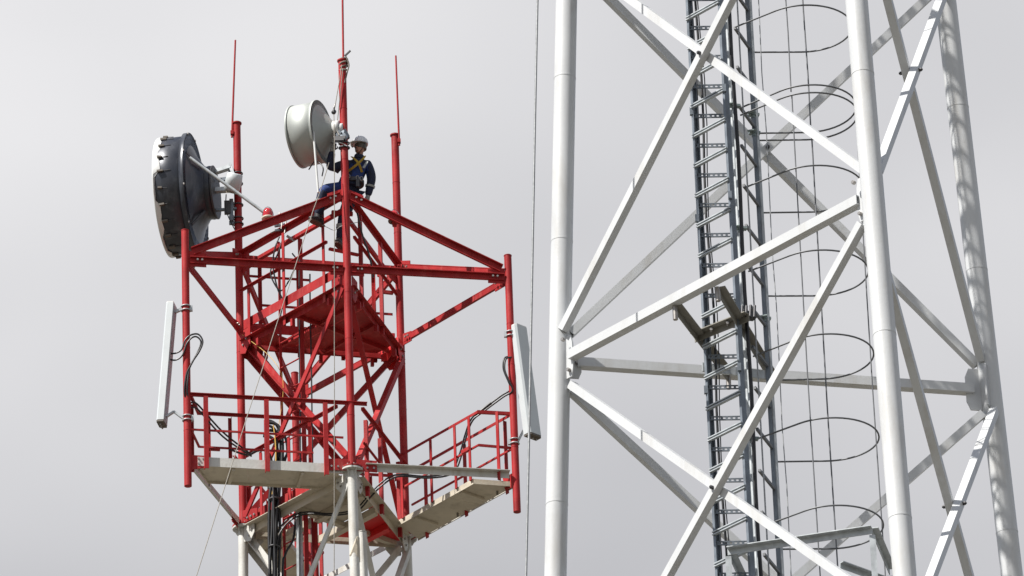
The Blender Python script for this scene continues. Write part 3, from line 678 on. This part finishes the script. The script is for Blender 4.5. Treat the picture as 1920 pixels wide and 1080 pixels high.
tp = thing("rope_sling", "dark rope sling knotted round the top of the tall mast", "sling", RC + rp(.345, -1.426, 7.0))
for i in range(4):
    ph = i*.9; MB().path([V((.068*math.cos(t)+.01*math.sin(ph+t*2), .068*math.sin(t), -.10+.05*i+.03*math.sin(t+ph))) for t in [2*math.pi*j/14 for j in range(15)]], .012, 6).build("wrap", DARKP if i % 2 else ROPE, tp)
MB().path(smooth_pts([V((.05, -.06, .1)), V((.09, -.07, -.05)), V((.06, -.085, -.2)), V((.02, -.09, -.38))]), .012, 6).build("tail", DARKP, tp)
MB().bar((.03, -.05, .12), (.12, -.07, .20), .02, .03).build("shackle", BOLTD, tp)

# =================================================================== the worker
def skin_mesh(name, pts, edges, root, mats, sub=2):
    me = bpy.data.meshes.new(name); me.from_pydata([p[0] for p in pts], edges, [])
    o = bpy.data.objects.new(name, me); COL.objects.link(o)
    md = o.modifiers.new("skin", 'SKIN'); md.use_smooth_shade = True; md.branch_smoothing = .4
    for i, p in enumerate(pts):
        r = p[1]; me.skin_vertices[0].data[i].radius = r if isinstance(r, tuple) else (r, r)
        me.skin_vertices[0].data[i].use_root = (i == root)
    ms = o.modifiers.new("sub", 'SUBSURF'); ms.levels = sub; ms.render_levels = sub
    dg = bpy.context.evaluated_depsgraph_get()
    me2 = bpy.data.meshes.new_from_object(o.evaluated_get(dg)); me2.name = name
    bpy.data.objects.remove(o); me2.materials.clear()
    for m_ in (mats if isinstance(mats, list) else [mats]): me2.materials.append(m_)
    for p in me2.polygons: p.use_smooth = True
    return me2
MAN0 = V((.40, -1.10, 4.98))
def mp_(x, y, z): return V((x, y, z)) - MAN0
J = dict(pelvis=(.40,-1.10,4.98), spine=(.46,-1.10,5.15), chest=(.515,-1.12,5.33), nb=(.545,-1.13,5.47), neck=(.56,-1.15,5.55), head=(.572,-1.175,5.65), top=(.58,-1.165,5.74),
 shR=(.375,-1.09,5.42), elR=(.085,-1.20,5.30), wrR=(.145,-1.32,5.54), shL=(.69,-1.15,5.39), elL=(.735,-1.10,5.14), wrL=(.665,-1.05,4.86),
 hpR=(.31,-1.12,4.96), knR=(-.02,-1.26,4.90), anR=(-.10,-1.18,4.46), hpL=(.43,-1.05,4.92), knL=(.29,-1.08,4.53), anL=(.225,-1.00,4.13))
J = {k: mp_(*v) for k, v in J.items()}
order = ['pelvis','spine','chest','nb','neck','head','top','shR','elR','wrR','shL','elL','wrL','hpR','knR','anR','hpL','knL','anL']
ix = {k: i for i, k in enumerate(order)}
rad = dict(pelvis=.125, spine=.115, chest=(.14,.10), nb=.075, neck=.052, head=.088, top=.06, shR=.065, elR=.045, wrR=.03, shL=.065, elL=.045, wrL=.03, hpR=.085, knR=.058, anR=.04, hpL=.085, knL=.058, anL=.04)
ed = [('pelvis','spine'),('spine','chest'),('chest','nb'),('nb','neck'),('neck','head'),('head','top'),('chest','shR'),('shR','elR'),('elR','wrR'),('chest','shL'),('shL','elL'),('elL','wrL'),('pelvis','hpR'),('hpR','knR'),('knR','anR'),('pelvis','hpL'),('hpL','knL'),('knL','anL')]
pts = [(J[k], rad[k]) for k in order]
# face: nose and chin, ears
hd = J['head']; look = V((-.62, -.72, -.34)).normalized(); side = look.cross(Z).normalized()
ex = [(hd+look*.095-Z*.005, .014), (hd+look*.07-Z*.075, .03), (hd+side*.085-look*.005, .012), (hd-side*.085-look*.005, .012)]
n0 = len(pts); pts += ex
me = skin_mesh("person", pts, [(ix[a], ix[b]) for a, b in ed] + [(ix['head'], n0+i) for i in range(4)], 0, [SKIN, NAVY])
for p in me.polygons:
    if p.center.z < J['nb'].z+.02: p.material_index = 1
man = bpy.data.objects.new("person", me); COL.objects.link(man); man.location = RC + V((MAN0.x, MAN0.y, MAN0.z+RZ))
tag(man, "worker in navy and blue workwear, white helmet and yellow harness sitting at the mast", "person")
# jacket and trousers a little larger than the body
jk = ['spine','chest','nb','shR','elR','wrR','shL','elL','wrL','pelvis']; jr = dict(pelvis=.17, spine=.17, chest=(.205,.155), nb=.10, shR=.10, elR=.076, wrR=.055, shL=.10, elL=.076, wrL=.056)
je = [('pelvis','spine'),('spine','chest'),('chest','nb'),('chest','shR'),('shR','elR'),('elR','wrR'),('chest','shL'),('shL','elL'),('elL','wrL')]
ji = {k: i for i, k in enumerate(jk)}
me = skin_mesh("jacket", [(J[k], jr[k]) for k in jk], [(ji[a], ji[b]) for a, b in je], 0, [NAVY, ROYAL])
for p in me.polygons:
    c = p.center
    if c.y < J['chest'].y-.03 and J['pelvis'].z+.10 < c.z < J['chest'].z+.02 and c.x > J['pelvis'].x+.02 and c.x < J['shL'].x-.01: p.material_index = 1
inst(me, "jacket", man)
tk = ['pelvis','hpR','knR','anR','hpL','knL','anL']; tr = dict(pelvis=.15, hpR=.13, knR=.096, anR=.076, hpL=.125, knL=.095, anL=.08)
ti = {k: i for i, k in enumerate(tk)}
me = skin_mesh("trousers", [(J[k], tr[k]) for k in tk], [(ti[a], ti[b]) for a, b in ed if a in ti and b in ti], 0, [NAVY, ROYAL])
for p in me.polygons:
    if p.center.x < J['hpR'].x+.05 and p.center.z > J['knR'].z-.06: p.material_index = 1
inst(me, "trousers", man)
# collar, hair, eyes
MB().lathe([(0, .085), (.05, .075), (.06, .065)], J['nb']+Z*.02, (J['neck']-J['nb']), 20).build("collar", NAVY, man)
MB().lathe([(-.02, .088), (.04, .094), (.08, .088)], hd-look*.012-Z*.01, Z, 20).build("hair", DARKP, man)
for s_ in (-1, 1):
    MB().lathe([(0, .016), (.006, .014), (.008, 0)], hd+look*.083+side*(.033*s_)+Z*.018, look, 10).build("eye", BOLTD, man)
MB().bar(hd+look*.088-Z*.045-side*.02, hd+look*.088-Z*.045+side*.02, .008, .008).build("mouth", DARKP, man)
# helmet
up = (Z*.95 - look*.10 + V((-.05, 0, 0))).normalized(); hc = hd + Z*.055
hm = MB().lathe([(0, .120), (.03, .123), (.075, .113), (.11, .085), (.13, .045), (.134, 0)], hc, up, 28).build("helmet", HELM, man)
lk = (look - up*look.dot(up)).normalized(); sk = up.cross(lk)
br = [hc + lk*(.118*math.cos(t)) + sk*(.118*math.sin(t)) for t in [math.radians(a) for a in range(-75, 76, 15)]]
bo = [hc - up*.016 + lk*(.175*math.cos(t)*1.0) + sk*(.130*math.sin(t)) for t in [math.radians(a) for a in range(75, -76, -15)]]
MB().plate(br + bo, up, .008).build("brim", HELM, hm)
MB().bar(hc+up*.134-lk*.08, hc+up*.137+lk*.06, .016, .02, up).build("crest", HELM, hm)
MB().path([hc+sk*.112, hd+sk*.085-Z*.03+look*.02, hd+look*.06-Z*.10, hd-sk*.085-Z*.03+look*.02, hc-sk*.112], .006, 5).build("chin_strap", BOLTD, hm)
# harness
def strap(pts, w, m_, name, off):
    P = smooth_pts(pts, 5); mb = MB()
    for i in range(len(P)-1): mb.bar(P[i], P[i+1], w, .012, off)
    return mb.build(name, m_, man)
ch = J['chest']; fr = V((-.25, -.97, 0))
strap([J['shL']+V((-.05, -.05, .10)), ch+V((.10, -.185, .06)), ch+V((.02, -.212, -.04)), J['spine']+V((-.10, -.172, .03))], .034, YELLOW, "harness_strap", V((1, 0, .3)))
strap([J['shR']+V((.06, -.05, .10)), ch+V((-.04, -.19, .06)), ch+V((.03, -.212, -.04)), J['spine']+V((.13, -.152, .03))], .034, YELLOW, "harness_strap", V((1, 0, -.3)))
strap([ch+V((.16, -.155, .02)), ch+V((.13, -.178, -.05)), ch+V((.10, -.192, -.11))], .035, REFL, "reflective_band", V((1, 0, .4)))
MB().lathe([(-.03, .175), (.03, .177)], J['spine']-Z*.08+V((-.02, 0, 0)), Z, 24).build("belt", BOLTD, man)
for x_, z_ in ((.06, -.08), (-.08, -.05), (.12, -.10)):
    c = J['spine']+V((x_, -.185, z_)); MB().path([c+V((.025*math.cos(t), 0, .035*math.sin(t))) for t in [2*math.pi*i/10 for i in range(11)]], .006, 5).build("carabiner", BOLT, man)
MB().bar(J['spine']+V((.06, -.17, -.11)), J['spine']+V((.06, -.17, -.24)), .05, .07).build("tool_pouch", BOLTD, man)
def band(a, b, t0, t1, r0, r1, nm="reflective_band"):
    p, q = lerp(J[a], J[b], t0), lerp(J[a], J[b], t1); MB().tube(p, q, r0, r1, seg=18, cap=False).build(nm, REFL, man)
band('elL', 'wrL', .38, .49, .078, .075)
band('knL', 'anL', .38, .53, .098, .095)
band('knR', 'anR', .40, .55, .096, .092)
# boots
def boot(a, toe, nm="boot"):
    an = J[a]; toe = mp_(*toe); d = toe-an; d.z = 0; d.normalize(); w = d.cross(Z)
    sole = min(toe.z, an.z-.10)
    def ring(c, rx, rz, n=12): return [c + w*(rx*math.cos(2*math.pi*i/n)) + Z*(rz*math.sin(2*math.pi*i/n)) for i in range(n)]
    secs = [(an-d*.085+Z*-.065, .035, .035), (an-d*.06-Z*.05, .045, .055), (an+d*.03-Z*.05, .05, .06), (an+d*.11-Z*.068, .052, .042), (an+d*.17-Z*.075, .045, .033), (an+d*.205-Z*.085, .02, .018)]
    vs = []; n = 12
    for c, rx, rz in secs: vs += ring(c, rx, rz)
    fs = [(k*n+i, k*n+(i+1) % n, (k+1)*n+(i+1) % n, (k+1)*n+i) for k in range(len(secs)-1) for i in range(n)]
    mb = MB(); mb.add(vs, fs + [tuple(range(n-1, -1, -1)), tuple(range((len(secs)-1)*n, len(secs)*n))], True)
    mb.tube(an-Z*.06, an+Z*.06, .062, .066, seg=14)
    b = mb.build(nm, BOOT, man)
    c = an - Z*.118
    MB().plate([c-d*.12+w*.03, c-d*.12-w*.03, c-d*.02-w*.045, c+d*.10-w*.055, c+d*.19-w*.035, c+d*.21, c+d*.19+w*.035, c+d*.10+w*.055, c-d*.02+w*.045], Z, .026).build("sole", SOLE, b)
boot('anR', (-.25, -1.36, 4.37)); boot('anL', (.14, -1.25, 4.02))
# gloved hands with five fingers
def hand(wr, dirv, pal, nm):
    d = V(dirv).normalized(); n = V(pal); n = (n-d*n.dot(d)).normalized(); s_ = d.cross(n); mb = MB()
    mb.path([wr-d*.02, wr+d*.02, wr+d*.06, wr+d*.095], [.036, .038, .044, .038], 10)
    for i, (o_, ln_) in enumerate(((-.033, .062), (-.011, .075), (.011, .070), (.033, .055))):
        p = wr + d*.085 + s_*o_; q = p + d*(ln_*.5) + n*.010; q2 = q + d*(ln_*.3) + n*(ln_*.35); q3 = q2 + n*(ln_*.35) - d*.004
        mb.path([p, q, q2, q3], [.012, .011, .010, .008], 7)
    p = wr + d*.035 - s_*.036; mb.path([p, p - s_*.03 + d*.03 + n*.012, p - s_*.03 + d*.062 + n*.03], [.014, .012, .009], 7)
    return mb.build(nm, GLOVE, man)
hand(J['wrR'], (.25, -.15, .95), (-.3, .9, 0), "glove")
hand(J['wrL'], (-.25, -.10, -.95), (-.8, -.4, 0), "glove")
line("lanyard", [(-.10,-1.15,4.36),(.02,-1.15,4.30),(.14,-1.15,4.24),(.25,-1.25,4.25),(.42,-1.2,4.32),(.56,-1.1,4.40)], .005, WIRE, "thin lanyard sagging between the beams near the boots of the worker", "lanyard")

# =================================================================== WHITE TOWER
WC = V((2.49089222, 51.43561843, 0)); WZ = 28.50475149
wt = thing("lattice_tower", "white tubular three legged tower with caged ladder, on the right", "tower", WC)
RW0, TW, PW = 2.2065150597949637, 0.055801734196053894, 0.22377406454312995
def wl(k, z):                                                    # 0 near, 1 right rear, 2 left
    a = PW + k*2*math.pi/3; r = RW0 - TW*z; return V((r*math.sin(a), -r*math.cos(a), z+WZ))
def wpt(x, y, z): return V((x, y, z+WZ))
BAY = 4.15; LEVELS = [BAY*i for i in range(-6, 3)]
for k in range(3):
    zs = [-WZ] + LEVELS[1:] + [9.2]
    # the leg is made of tube lengths welded at the nodes
    for i in range(len(zs)-1):
        o = MB().tube(wl(k, zs[i]), wl(k, zs[i+1]), .0945, seg=28, cap=(i in (0, len(zs)-2))).build("leg", WHITE, wt)
    for z in (-3.05, -1.35, 1.15, 2.75):                        # weld seams between tube lengths
        MB().tube(wl(k, z), wl(k, z+.014), .0965, seg=28).build("weld_ring", WHITE, wt)
    MB().lathe([(0, .2), (.03, .2)], wl(k, -WZ+.001), Z, 24).build("flange", WHITE, wt)
gpl = []
for lv in LEVELS:
    for k in range(3):
        k2 = (k+1) % 3
        a, b = wl(k, lv), wl(k2, lv); e = (b-a).normalized(); n = (lerp(a, b, .5)-V((0, 0, lv+WZ))); n.z = 0; n.normalize()
        hide_horizontal = (k == 0)                               # the right-hand face has no horizontal
        # node gussets on this face
        for kk, s_, ee in ((k, 1, e), (k2, -1, -e)):
            c = wl(kk, lv); c = c + ee*.088
            big_ = (kk != 0)
            w_ = (.135 if kk == 1 else .10) if k == 1 else .085; h_ = (.20 if kk == 1 else .15) if k == 1 else .20
            go_ = MB().plate([c+Z*h_, c-Z*h_, c+ee*w_*.75-Z*h_, c+ee*w_-Z*h_*.6, c+ee*w_+Z*h_*.6, c+ee*w_*.75+Z*h_], n, .016).build("gusset_plate", WHITE, wt)
            if abs(lv) < 5 and k != 0:
                bolts([c+ee*(w_*.55)+Z*(h_*.68)+n*.062, c+ee*(w_*.55)-Z*(h_*.68)+n*.010], n, go_, bolt_dark)
                bolts([c+ee*(w_*.6)-n*.010], -n, go_, bolt_dark)
        if not hide_horizontal:
            p0, p1 = inset(a, b, .155 if k == 1 else .15, .15)
            MB().hollow(p0, p1, .084, Z).build("horizontal_strut", WHITE, wt)
        if lv + BAY > 9: continue
        c_, d_ = wl(k, lv+BAY), wl(k2, lv+BAY)
        o_ = .155
        for i, (p, q) in enumerate((((a, d_)), ((b, c_)))):
            ee = (q-p).normalized(); p = p + Z*o_; q = q - Z*o_
            off = n*(.038*(1-2*i))
            p0, p1 = inset(p+off, q+off, .14, .14)
            MB().hollow(p0, p1, .070, n, .007).build("diagonal_brace", WHITE, wt)
        mid = lerp(lerp(a, d_, .5), lerp(b, c_, .5), .5)
        # exact crossing point lies lower than the middle because the tower tapers
        wa, wb = (b-a).length, (d_-c_).length; t = wa/(wa+wb); X = lerp(a, d_, t); X.z = a.z + o_ + (BAY-2*o_)*t
        bo_ = MB().tube(X-n*.105, X+n*.105, .010, seg=8).build("crossing_bolt", BOLTD, wt)
        MB().tube(X-n*.096, X-n*.075, .018, seg=6).build("nut", BOLTD, bo_); MB().tube(X+n*.075, X+n*.096, .018, seg=6).build("nut", BOLTD, bo_)

# ---- cable ladder mast: two rails, strut rungs, slotted ties
cl = bpy.data.objects.new("cable_ladder", None); COL.objects.link(cl); cl.parent = wt
L1, L2, N1, F1 = V((-.866, .19, 0)), V((-.584, -.10, 0)), V((-.519, .071, 0)), V((-.34, .529, 0))
ZLO, ZHI = -14.0, 9.0
eP = (L2-L1).normalized(); nP = V((eP.y, -eP.x, 0))              # towards the camera
for p, s_ in ((L1, 1), (L2, -1)):
    mb = MB(); c0, c1 = wpt(p.x, p.y, ZLO), wpt(p.x, p.y, ZHI)
    mb.bar(c0, c1, .055, .006, nP, (0, 0)); 
    mb.bar(c0, c1, .006, .020, nP, (.0245, .013*s_)); mb.bar(c0, c1, .006, .020, nP, (-.0245, .013*s_))
    mb.build("rail", GALVD, cl)
strut = MB()
for dz in (-.0125, .0125): strut.bar(V((0, 0, dz))+nP*.03, L2-L1+V((0, 0, dz))+nP*.03, .009, .030, Z)
strut.bar(V((0, 0, 0))+nP*.014, L2-L1+nP*.014, .014, .006, Z)
strut_me = strut.mesh("rung", GALV)
S2 = V((-.535, .205, 0)); tie = MB(); q = S2-L1
for dz in (-.0145, .0145): tie.bar(V((0, 0, dz)), q+V((0, 0, dz)), .009, .012, Z)
for i in range(8): c = q*((i+.5)/8); dq = q.normalized(); tie.bar(c-dq*.010, c+dq*.010, .021, .010, Z)
tie_me = tie.mesh("slotted_tie", GALVD)
z = ZLO + .1; PZ = .2925
k0 = math.ceil((ZLO+.1)/PZ)
for i in range(k0, int(8.8/PZ)):
    zr = i*PZ + .13
    inst(strut_me, "rung", cl, Matrix.Translation(wpt(L1.x, L1.y, zr)))
    inst(tie_me, "slotted_tie", cl, Matrix.Translation(wpt(L1.x, L1.y, zr-.078)))
for z in (-.6, 1.05, 2.1):
    MB().bar(wpt(L1.x-.02, L1.y-.02, z), wpt(L1.x-.02, L1.y-.02, z+.07), .03, .03).build("splice_clip", GALVD, cl)
    MB().bar(wpt(L2.x-.02, L2.y-.03, z+.05), wpt(L2.x-.02, L2.y-.03, z+.12), .03, .03).build("splice_clip", GALVD, cl)
# ---- climbing ladder with safety cage
cg = bpy.data.objects.new("climbing_ladder", None); COL.objects.link(cg); cg.parent = wt
MB().tube(wpt(N1.x, N1.y, ZLO), wpt(N1.x, N1.y, ZHI), .017, seg=12).build("stringer", GALV, cg)
MB().tube(wpt(S2.x, S2.y, ZLO), wpt(S2.x, S2.y, ZHI), .017, seg=12).build("stringer", GALV, cg)
MB().tube(wpt(N1.x+.075, N1.y-.03, ZLO), wpt(N1.x+.075, N1.y-.03, ZHI), .007, seg=8).build("fall_arrest_cable", WIRE, cg)
mb = MB(); mb.bar(wpt(F1.x, F1.y, ZLO), wpt(F1.x, F1.y, ZHI), .034, .034, V((1, 0, 0))); mb.build("stringer", GALVD, cg)
MB().tube(wpt(F1.x+.03, F1.y-.01, ZLO), wpt(F1.x+.03, F1.y-.01, ZHI), .013, seg=10).build("stringer", GALV, cg)
rg = MB().bar(V((.045, .06, 0)), F1-N1-V((0, .03, 0)), .026, .022, Z).mesh("rung", RODM)
for i in range(int(ZLO/.39)+1, 23):
    inst(rg, "rung", cg, Matrix.Translation(wpt(N1.x, N1.y, i*.39+.2)))
for z, p in ((2.12, N1), (.92, N1), (-1.09, N1), (2.28, F1), (2.10, F1), (.28, F1), (-2.9, N1), (-2.2, F1), (3.4, N1)):
    o = MB().bar(wpt(p.x-.045, p.y-.01, z), wpt(p.x+.05, p.y+.01, z), .020, .05, Z).build("pipe_clamp", GALVG, cg)
    MB().tube(wpt(p.x-.06, p.y-.04, z), wpt(p.x+.02, p.y-.05, z+.005), .011, seg=6).build("clamp_bolt", GALVG, o)
    MB().tube(wpt(p.x+.0, p.y, z-.035), wpt(p.x+.0, p.y, z+.03), .024, seg=10).build("clamp_sleeve", GALVG, o)
HC, HR = V((.127, .134, 0)), .415
def hoop_pts(r=HR):
    # straight tangents from the ladder stringers to a circle
    def tang(P, sgn):
        d = P-HC; D = d.length; a = math.atan2(d.y, d.x); b = math.acos(r/D); return a + sgn*b
    n0 = N1 + V((.05, 0, 0)); f0 = F1 + V((.03, 0, 0))
    a0 = tang(n0, 1); a1 = tang(f0, -1)
    while a0 > -math.pi/3: a0 -= 2*math.pi
    while a0 < -math.pi: a0 += 2*math.pi
    while a1 < a0: a1 += 2*math.pi
    return [n0] + [HC + V((r*math.cos(a0+(a1-a0)*i/30), r*math.sin(a0+(a1-a0)*i/30), 0)) for i in range(31)] + [f0]
hp = hoop_pts(); hoop_me = MB().path(hp, .0078, 7).mesh("cage_hoop", RODM)
for i in range(-16, 12):
    inst(hoop_me, "cage_hoop", cg, Matrix.Translation(wpt(0, 0, -.30+.80*i+random.uniform(-.012, .012))) @ Matrix.Rotation(random.uniform(-.012, .012), 4, "X") @ Matrix.Rotation(random.uniform(-.012, .012), 4, "Y") @ Matrix.Scale(random.uniform(.985, 1.015), 4, V((1, 0, 0))))
inst(hoop_me, "cage_hoop", cg, Matrix.Translation(wpt(0, 0, -.30+.80*3-.075)))
for (x, y), r_ in (((-.05, -.262), .0055), ((.153, .545), .0065), ((HC.x+HR-.004, HC.y+.03), .0055)):
    dv = V((x-HC.x, y-HC.y, 0)); dv = dv.normalized()*(HR-.016); c = HC+dv
    for z0, z1 in ((ZLO, -.30+2.4-.07), (-.30+2.4-.03, ZHI)):
        MB().path([wpt(c.x+.004*math.sin(i*1.7), c.y+.004*math.cos(i*2.3), z0+(z1-z0)*i/12) for i in range(13)], r_, 6).build("cage_strap", RODM, cg)
MB().path([wpt(F1.x+.10+.006*math.sin(i*2.1), F1.y-.03, ZLO+(ZHI-ZLO)*i/40) for i in range(41)], .0045, 6).build("earth_conductor", WIRE, cg)
# ---- black feeder cables behind the rails
def wline(name, x, y, r, label, grp, wob=.006, z0=ZLO, z1=ZHI, m_=RUBBER):
    o = MB().path([wpt(x+wob*math.sin(i*1.3+x*9), y+wob*math.cos(i*.9), z0+(z1-z0)*i/50) for i in range(51)], r, 7).build(name, m_)
    o.location = WC; return tag(o, label, "cable", grp)
wline("feeder_cable", -.515, -.02, .018, "thick black cable running behind the right rail of the cable ladder", "cables on the white tower")
wline("feeder_cable", -.79, .32, .011, "thickest of the thin black cables behind the left rail of the cable ladder", "cables on the white tower", .012)
wline("feeder_cable", -.825, .32, .005, "thin black cable nearest to the left rail of the cable ladder", "cables on the white tower", .004)
wline("feeder_cable", -.765, .34, .005, "thin black cable farthest from the left rail of the cable ladder", "cables on the white tower", .016)
# ---- brackets at the node level carrying the ladders
PQ = lambda t, z: lerp(wl(2, 0), wl(0, 0), t)+Z*z
br1a, br1b = wpt(-1.127, -.385, -.075), wpt(-.664, .931, -.075)
br2a, br2b = wpt(-.77, -.693, -.075), wpt(-.296, .99, -.075)
for p, q in ((br1a, br1b), (br2a, br2b)):
    o = MB().ang(p, q, .07, Z, .009).build("ladder_bracket", ANGLE, wt)
    for c, s_ in ((p, 1), (q, -1)):
        MB().tube(c-Z*.10, c+Z*.03, .022, seg=6).build("bolt", BOLT, o)
o = MB().ang(wpt(-.955, .20, -.06), wpt(-.50, -.16, -.06), .07, Z, .009).build("ladder_bracket", ANGLE, wt)
for t in (.3, .6): MB().tube(lerp(wpt(-.955, .13, -.06), wpt(-.50, -.22, -.06), t), lerp(wpt(-.955, .17, -.06), wpt(-.50, -.18, -.06), t), .014, seg=6).build("bolt", BOLT, o)
MB().bar(wpt(-.90, .34, -.26), wpt(-.28, .56, -.26), .08, .02, Z).build("ladder_bracket", GALV, wt)
o = MB().bar(wpt(-.60, -.10, -.0), wpt(-.45, -.02, .02), .06, .07, Z).build("bracket_clamp", BOLTD, wt)
for i in range(4): MB().tube(wpt(-.56+.035*i, -.14, -.05), wpt(-.55+.035*i, -.12, .07), .012, seg=6).build("clamp_bolt", BOLTD, o)
# ---- rest platform guard frame
A_, B_, C_ = V((-.782, -.167, 0)), V((.404, -.472, 0)), V((.574, .33, 0)); D_ = A_ + (C_-B_)*.75
rest = bpy.data.objects.new("rest_platform", None); COL.objects.link(rest); rest.parent = wt
zt = -2.25
for p, q in ((A_, B_), (B_, C_), (A_, D_)):
    MB().ang(wpt(p.x, p.y, zt), wpt(q.x, q.y, zt), .058, Z, .008).build("guard_rail", GALV, rest)
    MB().ang(wpt(p.x, p.y, zt-.5), wpt(q.x, q.y, zt-.5), .05, Z, .008).build("guard_rail", GALV, rest)
for p in (A_, B_, C_, D_):
    MB().ang(wpt(p.x, p.y, zt-1.1), wpt(p.x, p.y, zt-.04), .05, V((1, 0, 0)), .008).build("rail_post", GALV, rest)
MB().plate([wpt(p.x, p.y, zt-1.12) for p in (A_, B_, C_, D_)], Z, .02).build("platform_plate", GALVD, rest)
MB().ang(wpt(B_.x-.25, B_.y+.6, zt-.02), wpt(C_.x+.0, C_.y+.1, zt-.06), .05, Z, .008).build("guard_rail", GALV, rest)
# ---- down conductor beside the left leg
P_ = [V((.3156+.004*math.sin(i), 50.8, 31.34)) for i in range(1)]
a, b = V((.3156, 50.8, 31.33992)), V((.0217772, 50.8, 25.88046)); d = (a-b)/(a.z-b.z)
pts = [b + d*(z_-b.z) for z_ in [0.3 + i*2.0 for i in range(20)]]
pts = [p + V((.006*math.sin(i*1.1), 0, 0)) for i, p in enumerate(pts)]
o = MB().path(smooth_pts(pts, 4), .010, 6).build("steel_cable", WIRE)
tag(o, "thin grey steel cable running beside the left leg of the white tower", "cable")
